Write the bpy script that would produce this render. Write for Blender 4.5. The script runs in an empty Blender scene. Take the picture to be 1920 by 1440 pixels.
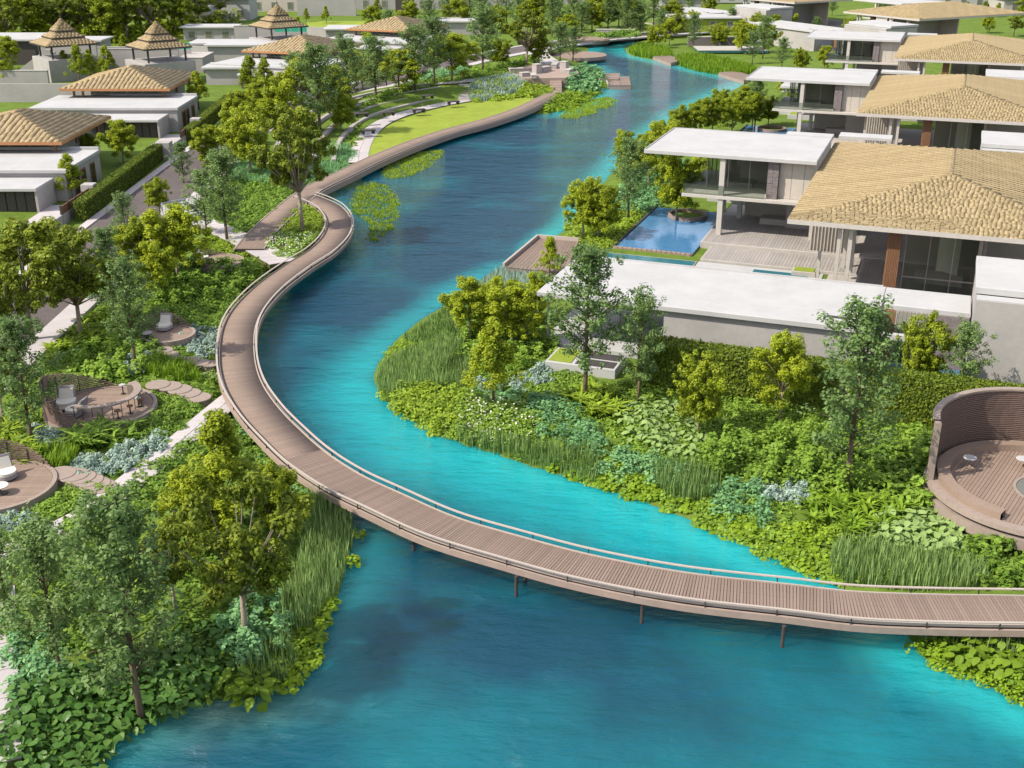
import bpy, math, random
import numpy as np
from mathutils import Vector, Matrix
R = math.radians
SC = bpy.context.scene
COL = SC.collection
random.seed(7)
RNG = np.random.default_rng(11)

# ------------------------------------------------------------------ camera, sky, sun, exposure
TH = R(22.4); FPX = 2180.0; CAMZ = 30.0
cam = bpy.data.cameras.new('camera'); cam_o = bpy.data.objects.new('camera', cam); COL.objects.link(cam_o)
cam.sensor_width = 36.0; cam.lens = 36.0 * FPX / 1920.0; cam.clip_start = 0.5; cam.clip_end = 6000
cam_o.location = (0, 0, CAMZ); cam_o.rotation_euler = (math.pi / 2 - TH, 0, 0)
SC.camera = cam_o

SUN_EL = R(45); SHX, SHY = 0.93, 0.36            # shadows fall to the right and slightly away from the viewer
world = bpy.data.worlds.new('World'); SC.world = world; world.use_nodes = True
nt = world.node_tree; bg = nt.nodes['Background']
sky = nt.nodes.new('ShaderNodeTexSky'); sky.sky_type = 'NISHITA'; sky.sun_disc = False
sky.sun_elevation = SUN_EL; sky.sun_rotation = math.atan2(-SHX, -SHY)
sky.dust_density = 2.0; sky.air_density = 1.0; sky.ozone_density = 1.0
tcw = nt.nodes.new('ShaderNodeTexCoord'); ncl = nt.nodes.new('ShaderNodeTexNoise'); ncl.inputs['Scale'].default_value = 2.2; ncl.inputs['Detail'].default_value = 7
mcl = nt.nodes.new('ShaderNodeMapRange'); mcl.inputs[1].default_value = .42; mcl.inputs[2].default_value = .68; mcl.inputs[3].default_value = .1; mcl.inputs[4].default_value = .85
mpw = nt.nodes.new('ShaderNodeMapping'); mpw.inputs['Scale'].default_value = (1, 1, 2.5)
nt.links.new(tcw.outputs['Generated'], mpw.inputs[0]); nt.links.new(mpw.outputs[0], ncl.inputs[0]); nt.links.new(ncl.outputs[0], mcl.inputs[0])
mxw = nt.nodes.new('ShaderNodeMix'); mxw.data_type = 'RGBA'; mxw.inputs[7].default_value = (9.0, 8.7, 8.9, 1)     # broken white cloud all round
nt.links.new(mcl.outputs[0], mxw.inputs[0]); nt.links.new(sky.outputs[0], mxw.inputs[6]); nt.links.new(mxw.outputs[2], bg.inputs[0]); bg.inputs[1].default_value = 0.135
sl = bpy.data.lights.new('sun', 'SUN'); sl.energy = 4.7; sl.angle = R(0.55); sl.color = (1.0, 0.92, 0.78)
so = bpy.data.objects.new('sun', sl); COL.objects.link(so)
so.rotation_euler = Vector((SHX * math.cos(SUN_EL), SHY * math.cos(SUN_EL), -math.sin(SUN_EL))).to_track_quat('-Z', 'Y').to_euler()
vs = SC.view_settings; vs.view_transform = 'Standard'; vs.look = 'None'; vs.exposure = 0.42; vs.gamma = 1.0; vs.use_curve_mapping = False
SC.render.engine = 'CYCLES'
cy = SC.cycles; cy.max_bounces = 6; cy.diffuse_bounces = 3; cy.glossy_bounces = 3; cy.transmission_bounces = 4
cy.transparent_max_bounces = 6; cy.caustics_reflective = False; cy.caustics_refractive = False; cy.use_denoising = True

# ------------------------------------------------------------------ helpers
_c, _s = math.cos(TH), math.sin(TH)
def at(px, py, z=0.0):
    """photo pixel -> point where its line of sight meets height z"""
    dx = (px - 960) / FPX; dy = (720 - py) / FPX
    d = (dx, _c + dy * _s, -_s + dy * _c); t = (z - CAMZ) / d[2]
    return Vector((t * d[0], t * d[1], z))
def atl(pts, z=0.0): return [at(p[0], p[1], z) for p in pts]

def spline(pts, n=8, closed=False):
    P = [np.array(p, float) for p in pts]; out = []; m = len(P)
    for i in range(m if closed else m - 1):
        if closed: p0, p1, p2, p3 = P[i - 1], P[i], P[(i + 1) % m], P[(i + 2) % m]
        else: p0, p1, p2, p3 = P[max(i - 1, 0)], P[i], P[i + 1], P[min(i + 2, m - 1)]
        for k in range(n):
            t = k / n
            out.append(.5 * ((2 * p1) + (-p0 + p2) * t + (2 * p0 - 5 * p1 + 4 * p2 - p3) * t * t + (-p0 + 3 * p1 - 3 * p2 + p3) * t ** 3))
    if not closed: out.append(P[-1])
    return np.array(out)
def resample(P, step):
    P = np.asarray(P, float); d = np.r_[0, np.cumsum(np.linalg.norm(np.diff(P, axis=0), axis=1))]
    n = max(2, int(d[-1] / step)); s = np.linspace(0, d[-1], n + 1)
    return np.stack([np.interp(s, d, P[:, k]) for k in range(P.shape[1])], 1), s
def normals2(P):
    T = np.gradient(P[:, :2], axis=0); T /= np.linalg.norm(T, axis=1)[:, None] + 1e-9
    return np.stack([-T[:, 1], T[:, 0]], 1), T
def offset(P, d):
    N, _ = normals2(P); Q = P.copy(); Q[:, :2] += N * d; return Q
def sdf(poly, X, Y):
    """signed distance, positive inside"""
    poly = np.asarray(poly, float)[:, :2]; X = np.asarray(X, float); Y = np.asarray(Y, float)
    D = np.full(X.shape, 1e18); ins = np.zeros(X.shape, bool)
    for i in range(len(poly)):
        ax, ay = poly[i]; bx, by = poly[(i + 1) % len(poly)]
        ex, ey = bx - ax, by - ay; L = ex * ex + ey * ey + 1e-12
        t = np.clip(((X - ax) * ex + (Y - ay) * ey) / L, 0, 1)
        D = np.minimum(D, (X - ax - t * ex) ** 2 + (Y - ay - t * ey) ** 2)
        c = ((ay > Y) != (by > Y)) & (X < (bx - ax) * (Y - ay) / (by - ay + 1e-15) + ax)
        ins ^= c
    return np.where(ins, 1, -1) * np.sqrt(D)
def sst(a, b, x):
    t = np.clip((x - a) / (b - a), 0, 1); return t * t * (3 - 2 * t)

def gnd(px, py):
    z = .8
    for _ in range(3): b = at(px, py, z); i = min(max(int(np.searchsorted(xs, b.x)), 1), nx - 1); j = min(max(int(np.searchsorted(ys, b.y)), 1), ny - 1); z = max(.05, float(ZZ[j - 1:j + 1, i - 1:i + 1].mean()))
    return z
class MB:
    def __init__(s): s.v = []; s.f = []
    def quad(s, *p):
        n = len(s.v); s.v += [tuple(q) for q in p]; s.f.append(tuple(range(n, n + len(p)))); return s
    def box(s, x0, x1, y0, y1, z0, z1):
        n = len(s.v)
        s.v += [(x0, y0, z0), (x1, y0, z0), (x1, y1, z0), (x0, y1, z0), (x0, y0, z1), (x1, y0, z1), (x1, y1, z1), (x0, y1, z1)]
        for f in ((0, 3, 2, 1), (4, 5, 6, 7), (0, 1, 5, 4), (1, 2, 6, 5), (2, 3, 7, 6), (3, 0, 4, 7)): s.f.append(tuple(n + k for k in f))
        return s
    def bbox(s, x0, x1, y0, y1, z0, z1, b=.03):
        """box with a chamfered top edge"""
        n = len(s.v)
        for (a, z) in ((0, z0), (0, z1 - b), (b, z1)):
            s.v += [(x0 + a, y0 + a, z), (x1 - a, y0 + a, z), (x1 - a, y1 - a, z), (x0 + a, y1 - a, z)]
        s.f.append((n + 3, n + 2, n + 1, n)); s.f.append((n + 8, n + 9, n + 10, n + 11))
        for l in (0, 4):
            for k in range(4): s.f.append((n + l + k, n + l + (k + 1) % 4, n + l + 4 + (k + 1) % 4, n + l + 4 + k))
        return s
    def prism(s, pts, z0, z1):
        """vertical prism over a plan polygon (counter-clockwise)"""
        n = len(s.v); m = len(pts)
        s.v += [(p[0], p[1], z0) for p in pts] + [(p[0], p[1], z1) for p in pts]
        s.f.append(tuple(n + m + k for k in range(m))); s.f.append(tuple(n + m - 1 - k for k in range(m)))
        for k in range(m): s.f.append((n + k, n + (k + 1) % m, n + m + (k + 1) % m, n + m + k))
        return s
    def cyl(s, p0, p1, r0, r1=None, n=8):
        r1 = r0 if r1 is None else r1; p0 = Vector(p0); p1 = Vector(p1); d = (p1 - p0).normalized()
        a = d.orthogonal().normalized(); b = d.cross(a); k0 = len(s.v)
        for p, r in ((p0, r0), (p1, r1)):
            for k in range(n): t = 2 * math.pi * k / n; s.v.append(tuple(p + a * math.cos(t) * r + b * math.sin(t) * r))
        for k in range(n): s.f.append((k0 + k, k0 + (k + 1) % n, k0 + n + (k + 1) % n, k0 + n + k))
        s.f.append(tuple(k0 + n + k for k in range(n))); s.f.append(tuple(k0 + n - 1 - k for k in range(n)))
        return s
    def sweep(s, P, prof, closed=False):
        """sweep a closed profile [(lateral, z)] along the polyline P (lateral = to the left)"""
        P = np.asarray(P, float); N, _ = normals2(P); m = len(prof); k0 = len(s.v)
        for i in range(len(P)):
            for (l, z) in prof: s.v.append((P[i, 0] + N[i, 0] * l, P[i, 1] + N[i, 1] * l, P[i, 2] + z))
        for i in range(len(P) - 1):
            for k in range(m):
                a = k0 + i * m + k; b = k0 + i * m + (k + 1) % m; s.f.append((a, b, b + m, a + m))
        s.f.append(tuple(k0 + k for k in reversed(range(m)))); s.f.append(tuple(k0 + (len(P) - 1) * m + k for k in range(m)))
        return s
    def rev(s, prof, c=(0, 0), n=48, a0=0, a1=2 * math.pi):
        """revolve an open profile [(r, z)]"""
        k0 = len(s.v); m = len(prof); full = abs(a1 - a0 - 2 * math.pi) < 1e-6; q = n if full else n + 1
        for i in range(q):
            t = a0 + (a1 - a0) * i / n
            for (r, z) in prof: s.v.append((c[0] + r * math.cos(t), c[1] + r * math.sin(t), z))
        for i in range(n):
            j = (i + 1) % q
            for k in range(m - 1): s.f.append((k0 + i * m + k, k0 + j * m + k, k0 + j * m + k + 1, k0 + i * m + k + 1))
        return s
    def mesh(s, name, mat, smooth=False):
        me = bpy.data.meshes.new(name); me.from_pydata(s.v, [], s.f); me.materials.append(mat)
        if smooth: me.polygons.foreach_set('use_smooth', [True] * len(me.polygons))
        me.update(); return me
def npmesh(name, V, F, mat, rnd=None, extra=None):
    """big mesh from arrays; F is (n,4)"""
    me = bpy.data.meshes.new(name); V = np.asarray(V, np.float32); F = np.asarray(F, np.int32); k = F.shape[1]
    me.vertices.add(len(V)); me.vertices.foreach_set('co', V.ravel())
    me.loops.add(F.size); me.loops.foreach_set('vertex_index', F.ravel())
    me.polygons.add(len(F)); me.polygons.foreach_set('loop_start', np.arange(0, F.size, k, dtype=np.int32))
    me.materials.append(mat); me.update(calc_edges=True)
    if rnd is not None:
        a = me.attributes.new('rnd', 'FLOAT', 'FACE'); a.data.foreach_set('value', np.asarray(rnd, np.float32))
    for nm, arr in (extra or {}).items():
        a = me.attributes.new(nm, 'FLOAT', 'POINT'); a.data.foreach_set('value', np.asarray(arr, np.float32))
    return me
def ob(name, data, parent=None, loc=None, rz=0.0, label=None, cat=None, group=None, kind=None):
    o = bpy.data.objects.new(name, data); COL.objects.link(o)
    if parent: o.parent = parent
    if loc is not None: o.location = loc
    if rz: o.rotation_euler = (0, 0, rz)
    if label: o['label'] = label
    if cat: o['category'] = cat
    if group: o['group'] = group
    if kind: o['kind'] = kind
    return o
def thing(name, label, cat, loc=(0, 0, 0), rz=0.0, group=None): return ob(name, None, None, loc, rz, label, cat, group)
def part(name, mb, mat, parent, smooth=False, **k): return ob(name, mb.mesh(name, mat, smooth), parent, **k)
def copy_tree(o, parent=None):
    c = o.copy(); COL.objects.link(c); c.parent = parent
    for ch in o.children: copy_tree(ch, c)
    return c
def link(nt, a, b): nt.links.new(a, b)

# ------------------------------------------------------------------ materials
def M(name, c1, c2=None, scale=2.0, rough=.7, bump=0., bscale=30., spec=.3, wear=0., metal=0., rnd=0., stretch=None, world_space=False):
    m = bpy.data.materials.new(name); m.use_nodes = True; t = m.node_tree; p = t.nodes['Principled BSDF']
    p.inputs['Roughness'].default_value = rough; p.inputs['Specular IOR Level'].default_value = spec; p.inputs['Metallic'].default_value = metal
    c2 = c2 or tuple(x * .8 for x in c1)
    tc = t.nodes.new('ShaderNodeTexCoord'); src = tc.outputs['Object']
    if world_space: src = t.nodes.new('ShaderNodeNewGeometry').outputs['Position']
    if stretch:
        mp = t.nodes.new('ShaderNodeMapping'); mp.inputs['Scale'].default_value = stretch; link(t, src, mp.inputs[0]); src = mp.outputs[0]
    n1 = t.nodes.new('ShaderNodeTexNoise'); n1.inputs['Scale'].default_value = scale; n1.inputs['Detail'].default_value = 6; n1.inputs['Roughness'].default_value = .65
    link(t, src, n1.inputs[0])
    mr = t.nodes.new('ShaderNodeMapRange'); mr.inputs[1].default_value = .3; mr.inputs[2].default_value = .7; link(t, n1.outputs[0], mr.inputs[0])
    mx = t.nodes.new('ShaderNodeMix'); mx.data_type = 'RGBA'; mx.inputs[6].default_value = (*c1, 1); mx.inputs[7].default_value = (*c2, 1)
    fac = mr.outputs[0]
    if rnd:
        at_ = t.nodes.new('ShaderNodeAttribute'); at_.attribute_name = 'rnd'
        oi = t.nodes.new('ShaderNodeObjectInfo')
        ad = t.nodes.new('ShaderNodeMath'); ad.operation = 'ADD'; link(t, at_.outputs['Fac'], ad.inputs[0]); link(t, oi.outputs['Random'], ad.inputs[1])
        fr = t.nodes.new('ShaderNodeMath'); fr.operation = 'FRACT'; link(t, ad.outputs[0], fr.inputs[0])
        lm = t.nodes.new('ShaderNodeMix'); lm.data_type = 'FLOAT'; lm.inputs[0].default_value = rnd; link(t, mr.outputs[0], lm.inputs[2]); link(t, fr.outputs[0], lm.inputs[3])
        fac = lm.outputs[0]
    link(t, fac, mx.inputs[0]); col = mx.outputs[2]
    if wear:
        n2 = t.nodes.new('ShaderNodeTexNoise'); n2.inputs['Scale'].default_value = .35; n2.inputs['Detail'].default_value = 8; link(t, src, n2.inputs[0])
        m2 = t.nodes.new('ShaderNodeMapRange'); m2.inputs[1].default_value = .35; m2.inputs[2].default_value = .75; m2.inputs[3].default_value = 1.; m2.inputs[4].default_value = 1 - wear; link(t, n2.outputs[0], m2.inputs[0])
        mm = t.nodes.new('ShaderNodeMix'); mm.data_type = 'RGBA'; mm.blend_type = 'MULTIPLY'; mm.inputs[0].default_value = 1; link(t, col, mm.inputs[6])
        link(t, m2.outputs[0], mm.inputs[7]); col = mm.outputs[2]
    link(t, col, p.inputs['Base Color'])
    if bump:
        n3 = t.nodes.new('ShaderNodeTexNoise'); n3.inputs['Scale'].default_value = bscale; n3.inputs['Detail'].default_value = 4; link(t, src, n3.inputs[0])
        b = t.nodes.new('ShaderNodeBump'); b.inputs['Strength'].default_value = bump; b.inputs['Distance'].default_value = .05; link(t, n3.outputs[0], b.inputs['Height']); link(t, b.outputs[0], p.inputs['Normal'])
    return m
def leafmat(name, dark, light, trans=.3, rough=.55):
    m = bpy.data.materials.new(name); m.use_nodes = True; t = m.node_tree; p = t.nodes['Principled BSDF']; out = t.nodes['Material Output']
    p.inputs['Roughness'].default_value = rough; p.inputs['Specular IOR Level'].default_value = .25
    a = t.nodes.new('ShaderNodeAttribute'); a.attribute_name = 'rnd'; oi = t.nodes.new('ShaderNodeObjectInfo')
    md = t.nodes.new('ShaderNodeMath'); md.operation = 'MULTIPLY_ADD'; link(t, oi.outputs['Random'], md.inputs[0]); md.inputs[1].default_value = .36; md.inputs[2].default_value = -.18
    ad = t.nodes.new('ShaderNodeMath'); ad.use_clamp = True; link(t, a.outputs['Fac'], ad.inputs[0]); link(t, md.outputs[0], ad.inputs[1])
    mx = t.nodes.new('ShaderNodeMix'); mx.data_type = 'RGBA'; mx.inputs[6].default_value = (*dark, 1); mx.inputs[7].default_value = (*light, 1); link(t, ad.outputs[0], mx.inputs[0])
    link(t, mx.outputs[2], p.inputs['Base Color'])
    tr = t.nodes.new('ShaderNodeBsdfTranslucent'); link(t, mx.outputs[2], tr.inputs[0])
    ms = t.nodes.new('ShaderNodeMixShader'); ms.inputs[0].default_value = trans; link(t, p.outputs[0], ms.inputs[1]); link(t, tr.outputs[0], ms.inputs[2]); link(t, ms.outputs[0], out.inputs[0])
    return m
def glassmat(name, tint=(.8, .86, .82), op=.45):
    m = bpy.data.materials.new(name); m.use_nodes = True; t = m.node_tree; p = t.nodes['Principled BSDF']; out = t.nodes['Material Output']
    p.inputs['Base Color'].default_value = (.10, .11, .09, 1); p.inputs['Roughness'].default_value = .04; p.inputs['Specular IOR Level'].default_value = .9
    tr = t.nodes.new('ShaderNodeBsdfTransparent'); tr.inputs[0].default_value = (*tint, 1)
    ms = t.nodes.new('ShaderNodeMixShader'); ms.inputs[0].default_value = op; link(t, tr.outputs[0], ms.inputs[1]); link(t, p.outputs[0], ms.inputs[2]); link(t, ms.outputs[0], out.inputs[0])
    return m

MT = dict(
    ground=M('ground_grass', (.085, .15, .022), (.15, .21, .035), 1.2, .95, .5, 9, .1, wear=.25),
    lawn=M('lawn_grass', (.20, .27, .035), (.27, .32, .05), .8, .95, .5, 25, .1, wear=.15),
    white=M('white_render', (.43, .43, .435), (.395, .395, .40), 1.5, .75, .06, 40, wear=.13),
    stucco=M('grey_stucco', (.385, .365, .36), (.335, .32, .315), 2.5, .85, .25, 60, wear=.14),
    beige=M('beige_panel', (.50, .45, .40), (.43, .39, .35), 2., .7, .1, 40, wear=.12),
    conc=M('pale_concrete', (.44, .41, .385), (.37, .345, .325), 2., .8, .15, 40, wear=.15),
    fascia=M('stone_fascia', (.46, .43, .40), (.39, .365, .34), 3., .7, .1, 40),
    paver=M('stone_paving', (.37, .34, .325), (.29, .27, .26), 3., .8, .2, 30, wear=.2, rnd=.6),
    path=M('path_stone', (.50, .46, .47), (.42, .39, .40), 2.5, .85, .2, 30, wear=.2, rnd=.5),
    asphalt=M('purple_brown_asphalt', (.125, .10, .10), (.10, .085, .085), 3., .9, .3, 60, wear=.25),
    plank=M('deck_plank', (.27, .20, .165), (.18, .135, .11), 6., .7, .25, 30, rnd=.55, wear=.12),
    decking=M('deck_pod_plank', (.29, .215, .17), (.205, .15, .12), 6., .75, .2, 30, rnd=.55, wear=.12),
    railm=M('rail_metal', (.42, .36, .32), (.36, .31, .275), 5., .45, 0, 30, .5),
    beam=M('deck_beam', (.35, .27, .23), (.29, .22, .19), 3., .7, .1, 30, wear=.15),
    darkm=M('dark_metal', (.05, .04, .04), (.035, .03, .03), 5., .5, 0, 30, .5),
    pile=M('steel_pile', (.085, .07, .065), (.05, .042, .04), 4., .6, .1, 20, wear=.3),
    tile=M('thatch_tile', (.385, .305, .175), (.20, .155, .085), 9., .85, .3, 50, rnd=.75, wear=.1),
    tileb=M('brown_tile', (.39, .30, .175), (.25, .19, .11), 9., .85, .3, 50, rnd=.75, wear=.1),
    tilel=M('roof_batten', (.40, .32, .195), (.29, .23, .135), 6., .85, .2, 40, rnd=.5),
    roofbase=M('roof_underlay', (.26, .18, .09), (.20, .14, .07), 3., .9),
    orange=M('timber_fascia', (.42, .20, .085), (.34, .16, .07), 4., .6, .1, 30),
    stone=M('dark_stone', (.13, .11, .115), (.22, .19, .19), 5., .8, .4, 8),
    rstone=M('rough_stone', (.33, .25, .21), (.18, .13, .11), 5., .9, .6, 7),
    wood=M('brown_slat', (.24, .125, .065), (.18, .09, .05), 4., .6, .1, 40),
    dwood=M('charcoal_slat', (.075, .062, .06), (.05, .045, .045), 4., .7, .1, 40),
    gate=M('gate_timber', (.20, .095, .06), (.15, .075, .05), 5., .6, .1, 40),
    dark=M('dark_interior', (.06, .055, .055), (.045, .04, .04), 2., .9),
    screen=M('woven_screen', (.20, .135, .115), (.145, .10, .085), 6., .7, .1, 40, rnd=.4),
    rim=M('deck_rim', (.32, .255, .22), (.255, .205, .18), 4., .65, .1, 30, wear=.1),
    cushion=M('cushion_fabric', (.62, .58, .52), (.54, .51, .46), 6., .9, .1, 60),
    chairb=M('chair_weave', (.30, .27, .28), (.24, .22, .23), 20., .8, .2, 60),
    bark=M('bark', (.16, .115, .08), (.10, .07, .05), 6., .9, .4, 20),
    barkp=M('pale_bark', (.34, .28, .22), (.22, .18, .14), 5., .9, .4, 20),
    soil=M('planting_soil', (.07, .075, .02), (.10, .11, .025), 2., .95, .4, 12),
    glass=glassmat('window_glass', (.93, .96, .92), .2),
    glassb=glassmat('balustrade_glass', (.88, .92, .9), .22),
    netm=M('net_mesh', (.16, .165, .15), (.12, .125, .12), 8., .7),
    mint=M('mint_glass', (.03, .32, .20), (.05, .38, .26), 2., .2, 0, 30, .6),
    seating=M('seating_stone', (.42, .38, .37), (.34, .31, .30), 3., .8, .2, 30, wear=.2),
    lA=leafmat('leaf_yellow_green', (.115, .17, .010), (.43, .50, .028), .36),
    lB=leafmat('leaf_grey_green', (.08, .15, .042), (.25, .365, .12), .34),
    lC=leafmat('leaf_deep_green', (.065, .10, .010), (.265, .325, .024), .32),
    lD=leafmat('leaf_shrub', (.10, .19, .020), (.31, .47, .065), .36),
    lL=leafmat('leaf_lime', (.16, .26, .018), (.38, .50, .045), .36),
    lY=leafmat('leaf_lily', (.12, .22, .012), (.29, .42, .024), .3),
    lT=leafmat('leaf_bluegreen', (.09, .23, .085), (.28, .51, .22), .32),
    lS=leafmat('leaf_silver', (.17, .27, .22), (.46, .57, .49), .25, .7),
    lR=leafmat('leaf_reed', (.075, .155, .035), (.33, .46, .16), .34),
    lG=leafmat('leaf_grass', (.115, .215, .014), (.27, .42, .03), .36),
    lP=leafmat('leaf_pale', (.26, .38, .12), (.58, .70, .32), .3),
    lBig=leafmat('leaf_broad', (.08, .18, .035), (.29, .42, .085), .32, .4),
    lH=leafmat('leaf_hedge', (.06, .10, .010), (.21, .275, .022), .3),
    lW=leafmat('petal_white', (.5, .52, .42), (.75, .76, .66), .2),
)

# ------------------------------------------------------------------ terrain, water, roads and paths
RIVER_PX = [(150, 1470), (170, 1425), (250, 1372), (330, 1335), (400, 1312), (470, 1312), (545, 1275), (600, 1195), (645, 1085), (658, 1000), (640, 945),
            (575, 868), (520, 815), (470, 755), (448, 700), (443, 650), (452, 605), (488, 560), (540, 522), (600, 492), (640, 450), (645, 415), (625, 388),
            (592, 366), (640, 340), (700, 310), (773, 279), (840, 255), (907, 236), (973, 213), (1020, 214), (1060, 205), (1100, 190), (1128, 168), (1132, 150),
            (1118, 136), (1100, 120), (1096, 100), (1112, 84), (1122, 73), (1185, 70), (1200, 76), (1178, 85), (1172, 93), (1182, 103), (1220, 112), (1262, 120),
            (1305, 131), (1350, 141), (1400, 150), (1385, 163), (1330, 188), (1290, 208), (1250, 236), (1205, 266), (1165, 304), (1125, 350), (1098, 388), (1075, 420),
            (1035, 448), (990, 490), (930, 508), (895, 528), (850, 562), (785, 602), (738, 642), (712, 680), (702, 712), (718, 748), (762, 782), (830, 818),
            (905, 842), (985, 870), (1060, 893), (1130, 916), (1200, 940), (1270, 966), (1340, 996), (1420, 1030), (1500, 1068), (1570, 1100), (1650, 1145), (1702, 1190),
            (1716, 1220), (1745, 1243), (1805, 1262), (1862, 1292), (1925, 1328), (2100, 1420), (2100, 1560), (1000, 1640), (150, 1600)]
RIVER = spline(atl(RIVER_PX, 0), 4, True)[:, :2]
UP_PX = [(628, 262), (680, 238), (735, 214), (800, 198), (880, 186), (1005, 172), (1040, 148), (1085, 135), (1093, 112), (1000, 100), (900, 120), (760, 156), (660, 190), (600, 240)]
UPLAND = np.array([tuple(p)[:2] for p in atl(UP_PX, 1.2)])
def gz(X, Y):
    X = np.asarray(X, float); Y = np.asarray(Y, float)
    d = sdf(RIVER, X, Y)
    right = X > np.interp(Y, [30, 60, 72, 90, 110, 150, 200, 260, 300, 320], [12, 6, -5, 0, -1, 2, 12, 22, 26, 60])
    land = .22 + np.where(right, .10, .62) * sst(0, 5, -d) + .06 * np.sin(X * .31 + 1.3) * np.sin(Y * .23)
    z = np.where(d > 0, -1.6 * sst(0, 5, d) - .05, land * sst(-.05, 1.2, -d))
    up = sdf(UPLAND, X, Y); z = z + 1.35 * sst(0, 7, up) * (d < 0)
    return z
xs = np.r_[-1500, -1000, -600, -400, -280, -200, -150, -120, np.arange(-100, 121, 1.0), 135, 160, 200, 280, 400, 600, 1000, 1500]
ys = np.r_[-600, -200, -50, 10, 22, np.arange(28, 330, 1.0), 335, 345, 360, 380, 420, 480, 600, 800, 1200, 2000, 3000]
XX, YY = np.meshgrid(xs, ys); ZZ = gz(XX, YY); DD = sdf(RIVER, XX, YY)
nx, ny = len(xs), len(ys); idx = np.arange(nx * ny).reshape(ny, nx)
FF = np.stack([idx[:-1, :-1], idx[:-1, 1:], idx[1:, 1:], idx[1:, :-1]], -1).reshape(-1, 4)
me = npmesh('ground', np.stack([XX, YY, ZZ], -1).reshape(-1, 3), FF, MT['ground'])
me.polygons.foreach_set('use_smooth', [True] * len(me.polygons))
ob('ground', me, kind='structure', label='gently sloping green grass ground of the lakeside gardens')

SH_PX = [(560, 735), (600, 700), (690, 640), (800, 575), (880, 520), (950, 500), (1000, 560), (1000, 800), (1700, 1100), (1690, 1180), (1480, 1110), (1280, 1085), (1100, 1040), (960, 1000), (830, 955), (720, 905), (640, 850), (590, 790)]
SHAL = spline(atl(SH_PX, 0), 3, True)[:, :2]
S2 = spline(atl([(700, 1380), (1100, 1420), (1500, 1300), (1920, 1330), (2000, 1480), (1200, 1560), (700, 1500)], 0), 3, True)[:, :2]
near = (DD > -2.5).ravel(); keep = near[FF].all(1); used = np.unique(FF[keep]); remap = -np.ones(nx * ny, int); remap[used] = np.arange(len(used))
WX, WY = XX.ravel()[used], YY.ravel()[used]; wd = DD.ravel()[used]
tur = sst(-3.0, 3.5, sdf(SHAL, WX, WY)); tur = np.maximum(tur, .34 * sst(-9, 5, sdf(S2, WX, WY)))
far = sst(110, 190, WY); edge = .85 * (1 - sst(.3, 3.6 + 2 * far, wd))
edge = edge * np.where(WX > np.interp(WY, [30, 70, 100, 150, 200, 300], [5, -4, 0, 3, 8, 20]), 1., .35)
_s1, _s2 = at(440, 1322), at(300, 1380); sand = .35 * np.clip(np.exp(-(((WX - _s1.x) / 3.2) ** 2 + ((WY - _s1.y) / 1.3) ** 2)) + .35 * np.exp(-(((WX - _s2.x) / 3) ** 2 + ((WY - _s2.y) / 1.5) ** 2)), 0, 1)
me = npmesh('river', np.stack([WX, WY, np.zeros_like(WX)], 1), remap[FF[keep]], None if False else MT['dark'], extra={'tur': tur, 'edge': edge, 'sand': sand})
wm = bpy.data.materials.new('river_water'); wm.use_nodes = True; t = wm.node_tree; p = t.nodes['Principled BSDF']
geo = t.nodes.new('ShaderNodeNewGeometry')
def attr(n):
    a = t.nodes.new('ShaderNodeAttribute'); a.attribute_name = n; return a.outputs['Fac']
nz = t.nodes.new('ShaderNodeTexNoise'); nz.inputs['Scale'].default_value = .10; nz.inputs['Detail'].default_value = 6; link(t, geo.outputs[0], nz.inputs[0])
nm = t.nodes.new('ShaderNodeMapRange'); nm.inputs[1].default_value = .3; nm.inputs[2].default_value = .7; nm.inputs[3].default_value = -.22; nm.inputs[4].default_value = .22; link(t, nz.outputs[0], nm.inputs[0])
ad = t.nodes.new('ShaderNodeMath'); ad.use_clamp = True; link(t, attr('tur'), ad.inputs[0]); link(t, nm.outputs[0], ad.inputs[1])
m1 = t.nodes.new('ShaderNodeMix'); m1.data_type = 'RGBA'; m1.inputs[6].default_value = (.002, .05, .095, 1); m1.inputs[7].default_value = (.0, .285, .33, 1); link(t, ad.outputs[0], m1.inputs[0])
m2 = t.nodes.new('ShaderNodeMix'); m2.data_type = 'RGBA'; m2.inputs[7].default_value = (.015, .40, .43, 1); link(t, m1.outputs[2], m2.inputs[6]); link(t, attr('edge'), m2.inputs[0])
m3 = t.nodes.new('ShaderNodeMix'); m3.data_type = 'RGBA'; m3.inputs[7].default_value = (.22, .20, .08, 1); link(t, m2.outputs[2], m3.inputs[6]); link(t, attr('sand'), m3.inputs[0])
link(t, m3.outputs[2], p.inputs['Base Color']); p.inputs['Roughness'].default_value = .03; p.inputs['IOR'].default_value = 1.33; p.inputs['Specular IOR Level'].default_value = .75
mp = t.nodes.new('ShaderNodeMapping'); mp.inputs['Scale'].default_value = (.55, 1.3, 1); mp.inputs['Rotation'].default_value = (0, 0, .35); link(t, geo.outputs[0], mp.inputs[0])
w1 = t.nodes.new('ShaderNodeTexNoise'); w1.inputs['Scale'].default_value = 1.1; w1.inputs['Detail'].default_value = 6; w1.inputs['Roughness'].default_value = .62; link(t, mp.outputs[0], w1.inputs[0])
bp = t.nodes.new('ShaderNodeBump'); bp.inputs['Strength'].default_value = 1.0; bp.inputs['Distance'].default_value = .42; w2 = t.nodes.new('ShaderNodeTexNoise'); w2.inputs['Scale'].default_value = .34; w2.inputs['Detail'].default_value = 3; link(t, mp.outputs[0], w2.inputs[0])
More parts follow.
